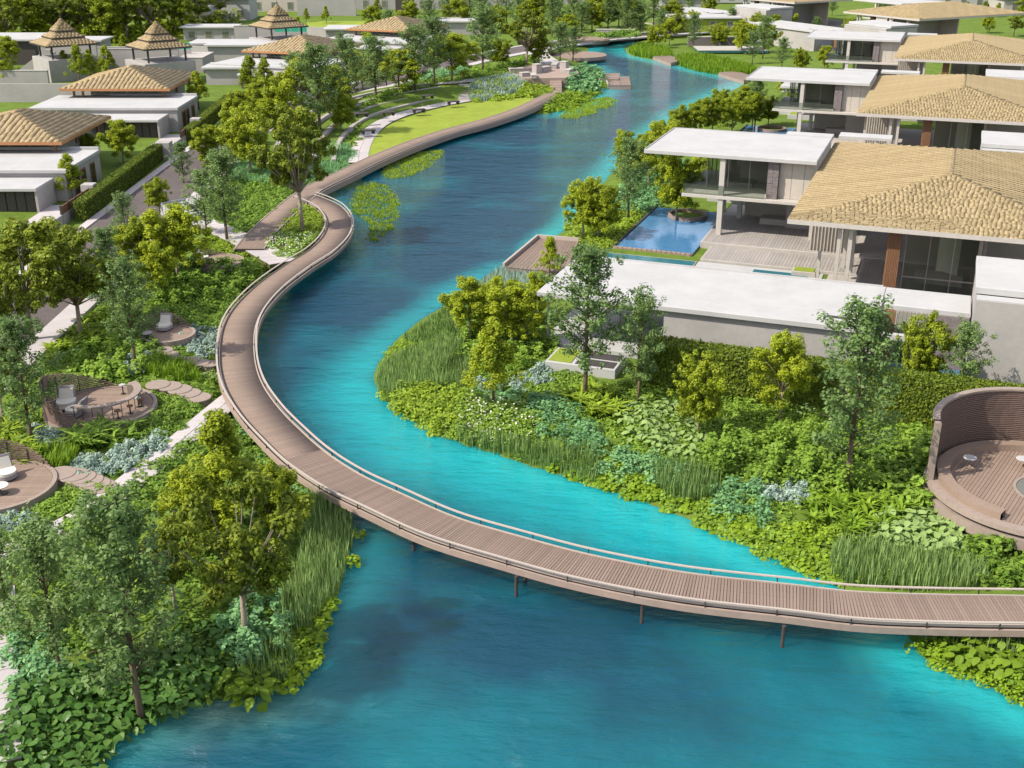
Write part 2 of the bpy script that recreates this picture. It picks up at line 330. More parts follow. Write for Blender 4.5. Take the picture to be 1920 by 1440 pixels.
wa = t.nodes.new('ShaderNodeMath'); wa.operation = 'MULTIPLY_ADD'; link(t, w2.outputs[0], wa.inputs[0]); wa.inputs[1].default_value = 1.5; link(t, w1.outputs[0], wa.inputs[2]); link(t, wa.outputs[0], bp.inputs['Height']); link(t, bp.outputs[0], p.inputs['Normal'])
p.inputs['Subsurface Weight'].default_value = .85; p.inputs['Subsurface Radius'].default_value = (.5, 1.0, 1.0); p.inputs['Subsurface Scale'].default_value = 3.5; p.subsurface_method = 'BURLEY'
me.materials[0] = wm; me.polygons.foreach_set('use_smooth', [True] * len(me.polygons))
ob('river', me, kind='structure', label='winding turquoise and blue lake channel with fine ripples')

def sheet(name, poly, z, mat, label=None, skirt=.25):
    mb = MB(); poly = [tuple(p)[:2] for p in poly]
    a = sum(poly[i][0] * poly[(i + 1) % len(poly)][1] - poly[(i + 1) % len(poly)][0] * poly[i][1] for i in range(len(poly)))
    if a < 0: poly = poly[::-1]
    mb.prism(poly, z - skirt, z); return ob(name, mb.mesh(name, mat), kind='structure', label=label)
def ribbon(name, P, w, z, mat, label=None, n=6, drop=.3):
    P = spline([(p[0], p[1], z) for p in P], n)
    return ob(name, MB().sweep(P, [(-w / 2, -drop), (w / 2, -drop), (w / 2, 0), (-w / 2, 0)]).mesh(name, mat), kind='structure', label=label)
ROAD = [(-38, 20), (-38, 60), (-38, 100), (-38, 140), (-37.3, 160), (-34.5, 178), (-29.5, 195), (-21.5, 215), (-9, 243), (10, 272), (36, 296), (80, 322)]
ribbon('road', ROAD, 6.6, .92, MT['asphalt'], 'purple-brown asphalt lane curving past the villas on the left')
RD = spline([(p[0], p[1], 1.0) for p in ROAD], 8)
ribbon('pavement', [tuple(q) for q in offset(RD, -4.25)[::6]], 1.9, 1.03, MT['path'], 'pale stone pavement between the lane and the gardens')
ribbon('kerb_pavement', [tuple(q) for q in offset(RD, 3.75)[::6]], .9, 1.02, MT['path'], 'narrow pale pavement along the villa hedges')

def slab_path(name, P, w, z, step, label, matn='path', gap=.03, group=None):
    """stone path laid as separate slabs"""
    Q, _ = resample(spline([(p[0], p[1], z) for p in P], 8), step); N, T = normals2(Q)
    o = ob(name, MB().sweep(Q - np.array([0, 0, .06]), [(-w / 2, -.4), (w / 2, -.4), (w / 2, 0), (-w / 2, 0)]).mesh(name, MT['soil']), kind='structure', label=label)
    L = np.linalg.norm(Q[1] - Q[0]) - gap; h = w / 2
    dm = MB().bbox(-L / 2, L / 2, -h, -gap / 2, -.05, 0, .01).mesh('paving_slab', MT[matn]); dm2 = MB().bbox(-L / 2, L / 2, gap / 2, h, -.05, 0, .01).mesh('paving_slab', MT[matn])
    for i in range(len(Q) - 1):
        c = (Q[i] + Q[i + 1]) / 2; an = math.atan2(*(Q[i + 1] - Q[i])[[1, 0]])
        for d in (dm, dm2): ob('paving_slab', d, o, (c[0], c[1], c[2] + random.uniform(-.006, .006)), an)
    return o
slab_path('garden_path', [(-19, 34), (-21.5, 40), (-24, 46)], 2.0, .95, 1.0, 'pale stone path in the bottom left corner')
slab_path('garden_path', [(-27.5, 43.5), (-25.2, 48.5), (-22.2, 52.2), (-20.2, 58.5), (-18.2, 66.6), (-17.3, 69.8)], 1.75, 1.0, .9, 'pale stone path running up past the deck pods to the boardwalk')
slab_path('garden_path', [(-31.2, 112.2), (-28.5, 109), (-25.2, 105), (-22.2, 100.8), (-19.8, 97.3)], 2.6, 1.35, 1.0, 'pale stone path meeting the boardwalk beside the teardrop planter')
st = thing('garden_steps', 'white stone garden steps rising beside the teardrop planter path', 'steps', (-31.4, 112.6, 0), R(40))
for k in range(7): part('step', MB().bbox(-1.3, 1.3, k * .75, k * .75 + .62, .3, 1.5 + .12 * k, .02), MT['white'], st)

# lawn of the amphitheatre
LAWN_PX = [(690, 293), (693, 275), (706, 254), (735, 232), (780, 215), (840, 200), (885, 192), (950, 187), (1005, 180), (1026, 179), (1010, 188), (973, 203), (907, 226), (840, 245), (773, 270), (730, 284)]
LAWN = spline(atl(LAWN_PX, .95), 4, True)
sheet('lawn', LAWN, .97, MT['lawn'], 'bright mown lawn of the small amphitheatre', .5)
AP = [tuple(p) for p in atl([(672, 305), (675, 282), (688, 256), (714, 232), (760, 213), (820, 198), (888, 186)], .95)]
slab_path('lawn_path', AP, 2.4, 1.02, 1.6, 'curved pale path round the top of the lawn')
APW = spline([(p[0], p[1], 1.0) for p in AP], 8)
for k in range(4):
    Q = offset(APW, 3.0 + 2.3 * k); h = .42 * (k + 1)
    te = thing('seat_terrace', ['lowest', 'second lowest', 'third', 'topmost'][k] + ' curved stone seat terrace above the lawn path', 'terrace', group='amphitheatre terraces')
    part('riser', MB().sweep(Q, [(-.28, -.7), (.28, -.7), (.28, h), (-.28, h)]), MT['seating'], te)
    part('grass_tread', MB().sweep(Q, [(.3, -.7), (2.0, -.7), (2.0, h - .06), (.3, h - .06)]), MT['ground'], te)
for (x, y, k, lb) in ((678, 216, 3, 'leftmost'), (728, 212, 2, 'upper middle'), (785, 205, 1, 'right'), (690, 244, 1, 'lowest left'), (850, 190, 1, 'far right'), (802, 182, 3, 'topmost')):
    c = at(x, y, 1.6 + .3 * k); b = thing('terrace_bench', lb + ' dark timber bench on the amphitheatre terraces', 'bench', (c.x, c.y, 1.0 + .42 * k), R(20), 'dark benches on the amphitheatre terraces')
    part('seat', MB().bbox(-1.0, 1.0, -.45, .45, .4, .55), MT['dwood'], b); part('leg', MB().box(-.85, -.55, -.35, .35, 0, .4), MT['dark'], b); part('leg', MB().box(.55, .85, -.35, .35, 0, .4), MT['dark'], b)
slab_path('upper_path', atl([(655, 186), (720, 166), (800, 158), (860, 154), (958, 143)], 2.3), 2.6, 2.42, 1.8, 'pale path crossing above the amphitheatre terraces')
for (x0, x1, ya, yb, lb, mt) in ((860, 884, 157, 189, 'grey stone stairs from the upper path down to the lawn', 'seating'), (1031, 1053, 146, 173, 'brown timber stairs from the terrace plaza down to the promenade', 'beam')):
    a, b = at(x0, ya, 2.3), at(x1, ya, 2.3); c = at((x0 + x1) / 2, yb, 1.0); w = (b - a).length; dd = Vector((c.x - (a.x + b.x) / 2, c.y - (a.y + b.y) / 2, 0)); L = dd.length; n = 9
    st = thing('stairs', lb, 'stairs', ((a.x + b.x) / 2, (a.y + b.y) / 2, 0), math.atan2(dd.y, dd.x))
    for k in range(n): part('step', MB().bbox(L * k / n, L * (k + 1) / n - .01, -w / 2, w / 2, .5, 2.35 - 1.35 * (k + .5) / n, .02), MT[mt], st)

# ------------------------------------------------------------------ boardwalk
DZ = 1.5
def make_boardwalk(px, label, hw, n_parts, piles=(), rails=True, step=.145, zz=DZ, name='boardwalk', skirt=.42):
    P, s = resample(spline([tuple(p) for p in atl(px, zz)], 12), step)
    N, T = normals2(P); root = thing(name, label, 'boardwalk', (0, 0, 0))
    dm = MB().bbox(-.061, .061, -hw, hw, -.05, 0, .004).mesh('plank', MT['plank'])
    for i in range(min(n_parts, len(P) - 1)):
        ob('plank', dm, root, ((P[i, 0] + P[i + 1, 0]) / 2, (P[i, 1] + P[i + 1, 1]) / 2, zz + random.uniform(-.004, .004)), math.atan2(T[i, 1], T[i, 0]))
    if n_parts < len(P):
        I = np.arange(n_parts, len(P) - 1); V = []; g = .17
        A, B = P[I], P[I + 1]; Na, Nb = N[I], N[I + 1]
        for z in (-.05, 0.):
            for (Q, NN, k) in ((A, Na, -1), (B, Nb, -1), (B, Nb, 1), (A, Na, 1)):
                q = np.zeros((len(I), 3)); c = A if Q is B else B; e = Q * (1 - g / 2) + c * (g / 2)
                q[:, :2] = e[:, :2] + NN * hw * k; q[:, 2] = zz + z; V.append(q)
        V = np.stack(V, 1).reshape(-1, 3); b = np.arange(len(I))[:, None] * 8
        F = np.concatenate([b + np.array(f) for f in ((4, 5, 6, 7), (0, 1, 5, 4), (1, 2, 6, 5), (2, 3, 7, 6), (3, 0, 4, 7))])
        ob('decking', npmesh('decking', V, F, MT['plank'], RNG.random(len(F)).repeat(1)), root, kind='stuff')
    Q, _ = resample(P, .6)
    part('deck_bearer', MB().sweep(Q, [(-hw + .12, -.3), (hw - .12, -.3), (hw - .12, -.06), (-hw + .12, -.06)]), MT['darkm'], root)
    for sd in (-1, 1):
        c = sd * (hw + .045)
        part('kerb', MB().sweep(Q, [(c - .035, -.08), (c + .035, -.08), (c + .035, .05), (c - .035, .05)]), MT['railm'], root)
        c = sd * (hw + .21)
        part('fascia_beam', MB().sweep(Q, [(c - .06, -skirt), (c + .06, -skirt), (c + .06, -.10), (c - .06, -.10)]), MT['beam'], root)
        part('fascia_ledge', MB().sweep(Q, [(sd * (hw + .12) - .03, -.42), (sd * (hw + .12) + .02, -.42), (sd * (hw + .12) + .02, -.34), (sd * (hw + .12) - .03, -.34)]), MT['darkm'], root)
        if rails:
            part('top_rail', MB().sweep(Q, [(c - .06, .23), (c + .06, .23), (c + .06, .28), (c - .06, .28)]), MT['railm'], root)
            K, _ = resample(P, 3.0); NK, _ = normals2(K); pm = MB().box(-.025, .025, -.025, .025, -.1, .22).mesh('post', MT['darkm'])
            for i in range(len(K)): ob('post', pm, root, (K[i, 0] + NK[i, 0] * c, K[i, 1] + NK[i, 1] * c, zz), math.atan2(*NK[i][::-1]))
    pm = MB().cyl((0, 0, -2.2), (0, 0, 1.1), .085, n=10).mesh('pile', MT['pile'], False)
    for (x, y) in piles:
        c = at(x, y, 0.0); ob('pile', pm, root, (c.x, c.y, 0))
    return root, P
MAIN_PX = [(2120, 1150), (1920, 1145), (1780, 1143), (1613, 1137), (1480, 1122), (1280, 1099), (1100, 1065), (960, 1028), (828, 988), (720, 940), (641, 902), (575, 858), (523, 810), (488, 772), (460, 730),
           (447, 692), (444, 652), (449, 613), (467, 578), (505, 538), (556, 500), (603, 470), (630, 441), (636, 414), (620, 390), (594, 376), (572, 368)]
BW, BWP = make_boardwalk(MAIN_PX, 'long curving timber boardwalk bridging the lake and following its left bank', 1.12, 300,
                         piles=((776, 1032), (968, 1118), (1203, 1168), (1466, 1213), (1757, 1192), (782, 1010), (985, 1092)))
BW2, _ = make_boardwalk([(468, 466), (488, 440), (512, 416), (541, 390), (570, 366)], 'short straight boardwalk branch left of the teardrop planter', 1.25, 60, rails=False, zz=DZ + .012)
BW3, _ = make_boardwalk([(560, 376), (586, 354), (640, 328), (700, 299), (773, 269), (840, 246), (907, 228), (973, 206), (1020, 184), (1046, 172)], 'brown timber promenade along the water edge of the lawn', 1.15, 40, rails=False, zz=1.2, name='promenade', skirt=.75)
pl = sheet('planter_bed', spline(atl([(563, 384), (596, 397), (608, 415), (600, 440), (575, 466), (541, 489), (515, 478), (494, 466), (515, 436), (540, 408)], 1.3), 4, True), 1.25, MT['soil'], 'teardrop planting bed enclosed by the boardwalk', .8)

# timber docks by the water
def dock(px, z, label, kerb=True):
    """px = front-left, front-right, back-right, back-left"""
    q = atl(px, z); c = sum((Vector(p) for p in q), Vector()) / 4; o = thing('dock', label, 'dock', (c.x, c.y, 0))
    a = [Vector((p.x - c.x, p.y - c.y, 0)) for p in q]; L = ((a[1] - a[0]).length + (a[2] - a[3]).length) / 2; n = max(5, int(L / .3))
    part('frame', MB().prism([(p.x * .99, p.y * .99) for p in a], z - .75, z - .07), MT['beam'], o)
    for k in range(n):
        t0, t1 = (k + .05) / n, (k + .95) / n
        e = [a[0].lerp(a[1], t0), a[0].lerp(a[1], t1), a[3].lerp(a[2], t1), a[3].lerp(a[2], t0)]
        part('plank', MB().prism([(p.x, p.y) for p in e], z - .06, z), MT['plank'], o)
    if kerb:
        for i, j in ((0, 3), (3, 2)):
            d = (a[j] - a[i]).normalized() * .1; nrm = Vector((-d.y, d.x, 0)); e = [a[i] - nrm, a[j] - nrm, a[j] + nrm, a[i] + nrm]
            part('kerb', MB().prism([(p.x, p.y) for p in e], z - .1, z + .32), MT['railm'], o)
    return o
dock([(944, 500), (1060, 512), (1085, 452), (1008, 446)], .8, 'timber dock with raised grey kerb on the right bank behind the white roof')
dock([(1140, 160), (1183, 160), (1180, 147), (1135, 147)], .7, 'small tan jetty platform reaching into the water by the stone plaza')
dock([(1122, 148), (1160, 149), (1163, 137), (1125, 137)], .9, 'brown platform joining the tan jetty to the planted bank', False)
dock([(1224, 106), (1258, 118), (1282, 112), (1250, 102)], .7, 'far timber landing at the edge of the reed bed across the water', False)
dock([(1347, 136), (1395, 151), (1412, 143), (1380, 132)], .7, 'timber landing beside the second villa trees', False)

# ------------------------------------------------------------------ tiled hip roofs
def hip_tiles(W, D, ze, zr, tw, tl, seed, lift=.03):
    """returns centre points, frames of every tile on the four faces of a hip roof (origin at front-left eave corner)"""
    rg = np.random.default_rng(seed); h = W / 2; rise = zr - ze; hr = min(h, D / 2)
    C = []; X = []; Yv = []; Zv = []; front = []
    faces = [((0, 0), (1, 0), (0, 1), W, 'f'), ((W, D), (-1, 0), (0, -1), W, 'b'), ((0, D), (0, -1), (1, 0), D, 'l'), ((W, 0), (0, 1), (-1, 0), D, 'r')]
    sl = math.hypot(h, rise); nr = int(sl / tl)
    for (o, e, u, L, nm) in faces:
        for i in range(nr):
            d = (i + .5) * h / nr; n = max(1, int((L - 2 * d) / tw)); xx = d + (np.arange(n) + .5) * ((L - 2 * d) / n)
            jx = rg.normal(0, .02 if nm in 'lr' else .045, n)
            for x, j in zip(xx, jx):
                px = o[0] + e[0] * (x + j) + u[0] * d; py = o[1] + e[1] * (x + j) + u[1] * d
                C.append((px, py, ze + rise * d / h)); X.append((e[0], e[1], 0)); s = np.array([u[0] * h, u[1] * h, rise]) / sl; Yv.append(s); Zv.append(np.cross((e[0], e[1], 0), s)); front.append(nm)
    C, X, Yv, Zv = map(np.array, (C, X, Yv, Zv)); front = np.array(front)
    n = len(C); hw = tw * .455; hl = tl * .62; V = np.zeros((n, 8, 3))
    t0 = np.where(np.isin(front, ['l', 'r']), .015, .03) + rg.random(n) * .03; t1 = np.where(np.isin(front, ['l', 'r']), .09, .035) + rg.random(n) * .03
    tip = rg.random(n) ** 3 * .03
    for k, (sx, sy, top) in enumerate(((-1, -1, 0), (1, -1, 0), (1, 1, 0), (-1, 1, 0), (-1, -1, 1), (1, -1, 1), (1, 1, 1), (-1, 1, 1))):
        th = np.where(sx < 0, t0, t1) * (1 if sy < 0 else .3) + (tip if sy < 0 else 0)
        V[:, k] = C + X * (sx * hw) + Yv * (sy * hl) + Zv * ((th + lift) if top else lift - .02)[:, None] if top else C + X * (sx * hw) + Yv * (sy * hl) + Zv * (lift - .02)
    return V, C, front
TF = [(4, 5, 6, 7), (0, 1, 5, 4), (1, 2, 6, 5), (3, 0, 4, 7)]
def tiles_mesh(name, V, mat, seed):
    n = len(V); b = np.arange(n)[:, None] * 8; F = np.concatenate([b + np.array(f) for f in TF]); r = np.random.default_rng(seed).random(n)
    return npmesh(name, V.reshape(-1, 3), F, mat, np.tile(r, 4))
def hip_base(W, D, ze, zr, th=.28):
    h = W / 2; mb = MB(); a = [(0, 0), (W, 0), (W, D), (0, D)]
    lo = [(x, y, ze - th) for x, y in a]; up = [(x, y, ze) for x, y in a]; r0 = (h, h, zr); r1 = (h, max(h, D - h), zr)
    mb.quad(up[0], up[1], r0); mb.quad(up[2], up[3], r1); mb.quad(up[3], up[0], r0, r1); mb.quad(up[1], up[2], r1, r0)
    for i in range(4): mb.quad(lo[i], lo[(i + 1) % 4], up[(i + 1) % 4], up[i])
    mb.quad(*lo[::-1]); return mb
def eave_trim(W, D, ze, th=.3, out=.06):
    mb = MB(); mb.box(-out, W + out, -out, -.003 + 0, ze - th, ze + .06); mb.box(-out, W + out, D + .003, D + out, ze - th, ze + .06)
    mb.box(-out, -.003, 0, D, ze - th, ze + .06); mb.box(W + .003, W + out, 0, D, ze - th, ze + .06); return mb

# ------------------------------------------------------------------ lakeside villas on the right
VA = R(-20.5)
def pane_row(parent, u0, u1, v, z0, z1, n, along='u', frame='conc'):
    for k in range(n):
        a = u0 + (u1 - u0) * k / n; b = u0 + (u1 - u0) * (k + 1) / n
        if along == 'u': part('glass_pane', MB().box(a + .04, b - .04, v - .015, v + .015, z0 + .05, z1 - .05), MT['glass'], parent); part('mullion', MB().box(a - .03, a + .03, v - .05, v + .05, z0, z1), MT[frame], parent)
        else: part('glass_pane', MB().box(v - .015, v + .015, a + .04, b - .04, z0 + .05, z1 - .05), MT['glass'], parent); part('mullion', MB().box(v - .05, v + .05, a - .03, a + .03, z0, z1), MT[frame], parent)
W1, D1, ZE, ZR = 22.8, 33.8, 7.5, 9.6
TV, TC, TFR = hip_tiles(W1, D1, ZE, ZR, .34, .31, 3)
tiles_all = tiles_mesh('roof_tiles', TV, MT['tile'], 5)
def build_villa(root, near):
    P = lambda n, mb, m, par=root: part(n, mb, MT[m], par)
    # plinths, terraces
    P('plinth', MB().bbox(-9.7, 20, 15.2, 31, 0, .9), 'conc'); P('terrace', MB().bbox(-8.7, 5.0, 10.6, 15.15, 0, .6), 'conc'); P('pavilion_floor', MB().bbox(5.05, 22, -3.0, 15.15, 0, .8), 'conc')
    P('step', MB().bbox(2.6, 5.02, 3.2, 10.55, 0, .42), 'conc'); P('step', MB().bbox(-.2, 2.55, 5.0, 7.0, 0, .5), 'conc')
    if near:   # paving boards laid across the terraces
        for (u0, u1, v0, v1, z, n) in ((-9.55, 4.0, 15.35, 26, .9, 46), (-8.6, 4.95, 10.7, 15.05, .6, 46), (5.2, 14.0, -2.9, 15.0, .8, 30)):
            for k in range(n):
                a = u0 + (u1 - u0) * k / n; ob('paving_board', MB().bbox(a + .012, a + (u1 - u0) / n - .012, v0, v1, z + .003, z + .03, .006).mesh('paving_board', MT['paver']), root)
    # columns
    for (u, v, z0, z1, w) in ((-8.6, 18.25, .9, 4.4, .24), (-8.6, 18.25, 4.7, 8.25, .24), (-7.9, 25.2, .9, 4.4, .22), (-9.9, 27.5, .9, 4.4, .2), (3.9, .75, .8, 7.2, .14), (4.75, .75, .8, 7.2, .14), (4.4, 9.6, .8, 7.2, .18), (3.6, 12.2, .6, 7.2, .14), (19, .75, .8, 7.2, .2), (-1.4, 26, .9, 4.4, .2), (2.4, 2.4, .8, 4.6, .12)):
        P('column', MB().bbox(u - w, u + w, v - w, v + w, z0, z1, .02), 'fascia')
    # balcony storey
    P('balcony_slab', MB().bbox(-12.3, .0, 17.9, 29, 4.4, 4.7), 'fascia')
    P('balustrade', MB().box(-12.2, -4.5, 17.98, 18.01, 4.7, 5.65), 'glassb'); P('balustrade', MB().box(-12.2, -12.17, 18.05, 28.8, 4.7, 5.65), 'glassb')
    pane_row(root, -10.6, -4.5, 21.2, 4.7, 8.25, 3); pane_row(root, 21.3, 28, -10.6, 4.7, 8.25, 3, 'v')
    P('room_wall', MB().box(-10.4, -.1, 27.6, 27.9, 4.72, 8.24), 'beige'); P('room_partition', MB().box(-8.0, -5.2, 24.4, 24.55, 4.72, 7.6), 'beige')
    P('bed_platform', MB().bbox(-9.6, -6.4, 22.2, 24.3, 4.72, 5.15), 'conc')
    sp = P('stone_pillar', MB().box(-4.42, -3.44, 18.42, 19.6, 4.7, 8.24), 'stone')
    for k in range(12):
        for j in range(2): ob('stone_block', MB().bbox(-4.44 + .5 * j, -3.96 + .5 * j, 18.34 + random.uniform(-.02, .03), 18.44, 4.72 + .293 * k, 5.0 + .293 * k, .01).mesh('stone_block', MT['stone']), sp)
    for k in range(3): P('wall_panel', MB().bbox(-3.42 + 1.13 * k, -2.32 + 1.13 * k, 18.9, 19.2, 4.72, 8.22, .01), 'beige')
    P('side_wall', MB().box(-.32, -.04, 19.25, 29.5, .92, 8.2), 'beige')
    P('lower_wall', MB().box(-7.6, -3.2, 26.6, 26.9, .92, 4.38), 'beige'); P('lower_wall', MB().box(-3.0, -.4, 23, 23.3, .92, 4.38), 'stucco')
    P('raised_bed', MB().bbox(-5.6, -2.6, 23.6, 25.2, .92, 1.5), 'conc')
    # flat roofs
    P('flat_roof', MB().bbox(-16.1, -.08, 17.8, 30.0, 8.25, 8.6, .04), 'white'); P('roof_step', MB().bbox(-4.7, -.1, 30.02, 32.3, 8.25, 8.6, .04), 'white'); P('rear_roof', MB().bbox(.2, 5.4, 33.95, 36, 7.9, 8.2, .04), 'white')
    P('parapet', MB().box(-16.0, -.2, 29.9, 29.98, 8.6, 8.68).box(-16.05, -15.97, 17.9, 29.88, 8.6, 8.68), 'white')
    P('soffit', MB().box(-15.8, -.2, 18.1, 29.7, 8.2, 8.247), 'fascia')
    # tiled pavilion roof
    rb = P('hip_roof', hip_base(W1, D1, ZE, ZR), 'roofbase'); P('eave', eave_trim(W1, D1, ZE), 'fascia', rb)
    if near:
        order = np.argsort(TC[:, 1] + 100 * (TC[:, 0] > 12.5) + 0 * TC[:, 2]); sel = order[:300]; rest = order[300:]
        for i in sel:
            c = TC[i]; mb = MB(); mb.v = [tuple(q) for q in (TV[i] - c)]; mb.f = list(TF); ob('roof_tile', mb.mesh('roof_tile', MT['tile']), rb, tuple(c))
        ob('roof_tiles', tiles_mesh('roof_tiles', TV[rest], MT['tile'], 6), rb, kind='stuff')
    else: ob('roof_tiles', tiles_all, rb, kind='stuff')
    sl_ = math.hypot(W1 / 2, ZR - ZE); bt = math.atan2(ZR - ZE, W1 / 2)
    for sd in (0, 1):
        for k in range(1, 44):
            y = D1 * k / 44; d = min(W1 / 2, y, D1 - y); 
            if d < .8: continue
            o = ob('batten', MB().bbox(0, d / math.cos(bt) - .15, -.045, .045, .05, .21, .03).mesh('batten', MT['tilel']), rb, (0.02 if sd == 0 else W1 - .02, y, ZE)); o.rotation_euler = (0, -bt, 0) if sd == 0 else (0, -bt, math.pi)
    # pavilion walls
    wl = P('ribbed_wall', MB().box(.2, 4.1, 15.95, 16.2, .92, 7.2), 'beige')
    for k in range(13): ob('fin', MB().box(.25 + .3 * k, .33 + .3 * k, 15.78, 15.948, .92, 7.2).mesh('fin', MT['conc']), wl)
    bp_ = P('slatted_pillar', MB().box(7.55, 8.45, 1.05, 1.85, .82, 7.2), 'dwood')
    for k in range(8): ob('slat', MB().box(7.53 + .118 * k, 7.61 + .118 * k, .95, 1.047, .82, 7.2).mesh('slat', MT['wood']), bp_)
    for k in range(6): ob('slat', MB().box(7.45, 7.547, 1.08 + .13 * k, 1.17 + .13 * k, .82, 7.2).mesh('slat', MT['wood']), bp_)
    pane_row(root, 8.7, 14.2, 6.4, .8, 7.2, 3); P('mullion', MB().box(14.15, 14.45, 6.2, 6.5, .8, 7.2), 'conc')
    P('transom', MB().box(8.7, 14.15, 6.34, 6.36, 2.0, 2.12), 'conc'); P('back_wall', MB().box(8.6, 20, 14.8, 15.1, .82, 7.2), 'beige'); P('interior_wall', MB().box(14.5, 14.75, 6.55, 14.7, .82, 7.2), 'stucco')
    P('counter', MB().bbox(9.6, 13.4, 9.0, 10.0, .83, 1.75), 'conc'); P('curtain', MB().rev([(2.6, .82), (2.6, 7.15)], (13.8, 11.6), 20, R(150), R(250)), 'cushion')
    # single-storey wing with white roof
    P('wing_roof', MB().bbox(-15.2, 8.0, -15.3, -5.4, 4.25, 4.6, .04), 'white'); P('link_roof', MB().bbox(8.02, 13.75, -9.5, -5.45, 4.25, 4.58, .04), 'white')
    P('parapet', MB().box(-14.9, 7.8, -5.62, -5.5, 4.602, 4.70), 'white')
    P('roof_hatch', MB().box(4.6, 6.6, -14.6, -14.3, 4.602, 4.75).box(4.6, 4.75, -14.28, -13.3, 4.602, 4.75).box(6.45, 6.6, -14.28, -13.3, 4.602, 4.75), 'white'); P('hatch_glass', MB().box(4.77, 6.43, -14.27, -13.4, 4.602, 4.63), 'dark')
    P('wing_wall', MB().box(-6.0, 7.85, -14.95, -14.65, .3, 4.25), 'stucco'); P('wing_wall', MB().box(7.55, 7.85, -14.6, -5.8, .3, 4.25), 'stucco'); P('wing_wall', MB().box(-6.0, -5.7, -14.6, -6, .3, 4.25), 'stucco'); P('wing_wall', MB().box(-5.65, 7.5, -6.2, -5.9, .3, 4.25), 'stucco')
    P('wing_floor', MB().bbox(-15, -6.1, -15, -6, .2, .75), 'white'); P('thin_column', MB().box(-14.6, -14.45, -14.7, -14.55, .75, 4.25), 'conc'); P('thin_column', MB().box(-14.2, -14.05, -6.5, -6.35, .75, 4.25), 'conc'); pane_row(root, -10.5, -6.1, -9.8, .75, 4.2, 2)
    P('lower_planter', MB().bbox(-13.2, -8.2, -19.2, -16.3, .1, 1.0, .03), 'white'); P('planter_turf', MB().box(-13.0, -11.4, -19.0, -16.5, 1.0, 1.05), 'lawn'); P('planter_recess', MB().box(-11.1, -8.4, -19.0, -17.9, 1.0, 1.04).box(-11.1, -8.4, -17.6, -16.5, 1.0, 1.04), 'dark')
    P('frame_beam', MB().bbox(8.0, 13.75, -14.9, -14.5, 3.9, 4.3), 'white'); P('court_wall', MB().box(8.0, 13.7, -13.9, -13.7, .3, 1.6), 'dark')
    P('court_pool', MB().box(8.1, 13.6, -13.5, -9.8, .3, .52), 'pool'); P('court_screen', MB().box(8.3, 9.0, -9.75, -9.5, .5, 4.2), 'wood'); P('court_wall', MB().box(11.6, 13.7, -9.75, -9.5, .5, 4.24), 'stone'); pane_row(root, 9.1, 11.5, -9.6, .5, 4.24, 2)
    P('white_block', MB().box(13.85, 26, -12.4, -3.6, .2, 6.4), 'stucco'); P('block_roof', MB().bbox(13.75, 26.1, -11.2, -3.4, 6.5, 6.95, .04), 'white'); P('block_ledge', MB().box(13.86, 26, -12.3, -11.3, 6.403, 6.46), 'white')
    # pools
    P('pool_wall', MB().box(-17.2, -9.75, 12.0, 28.5, -.3, .46), 'rstone'); P('pool_water', MB().box(-17.05, -9.75, 12.25, 28.4, .462, .5), 'pool')
    for k in range(16): ob('coping_stone', MB().bbox(-17.2 + .46 * k, -16.77 + .46 * k, 11.92 + random.uniform(-.03, .03), 12.24, .3, .56, .03).mesh('coping_stone', MT['rstone']), root)
    P('pool_coping', MB().box(-17.3, -17.07, 12.3, 28.6, .3, .6), 'dark')
    P('ring_wall', MB().rev([(1.75, .505), (1.75, .86), (2.0, .86), (2.0, .505)], (-13.2, 25.6), 32), 'rstone'); P('ring_soil', MB().rev([(0.01, .56), (1.74, .56)], (-13.2, 25.6), 32), 'ground')
    P('lap_basin', MB().bbox(-18.4, -8.9, 8.5, 10.3, -.2, .42), 'fascia'); P('lap_water', MB().box(-18.2, -9.0, 8.7, 10.1, .422, .45), 'teal'); P('lap_basin', MB().bbox(-8.8, 2.2, 7.2, 10.4, -.2, .40), 'white')
    P('lap_water', MB().box(-3.7, 1.0, 7.5, 9.6, .402, .43), 'teal'); P('planter_box', MB().bbox(-.2 - .2, 1.6, 9.0, 10.4, .41, .8), 'conc'); P('planter_turf', MB().box(-.25, 1.45, 9.15, 10.25, .8, .86), 'lawn')
MT['pool'] = M('pool_water', (.05, .16, .33), (.07, .20, .38), 1.5, .08, .25, 3., .5); MT['teal'] = M('channel_water', (.03, .13, .17), (.04, .16, .2), 1.5, .08, .25, 3., .5)
O1 = at(1478, 412, 7.5); O2 = at(1610, 210, 7.5); O3 = at(1670, 108, 7.5)
v1 = thing('lakeside_villa', 'nearest lakeside villa with white flat roofs, straw tiled hip roof and blue pool', 'villa', (O1.x, O1.y, 0), VA, 'lakeside villas on the right')
build_villa(v1, True)
v2 = thing('lakeside_villa', 'second lakeside villa from the viewer, straw tiled roof right behind the nearest villa', 'villa', (O2.x - .5, O2.y - 1.0, 0), VA, 'lakeside villas on the right')
build_villa(v2, False)
for (c, rz, lb) in (((O3.x, O3.y - 1.5), VA, 'third lakeside villa from the viewer with straw tiled roof'), ((75.5, 277), R(-62), 'fourth lakeside villa, its straw roof turned corner-on to the viewer'), ((58, 322), R(-58), 'farthest straw roofed lakeside villa at the top of the view')):
    v = copy_tree(v2); v.location = (c[0], c[1], 0); v.rotation_euler = (0, 0, rz); v['label'] = lb

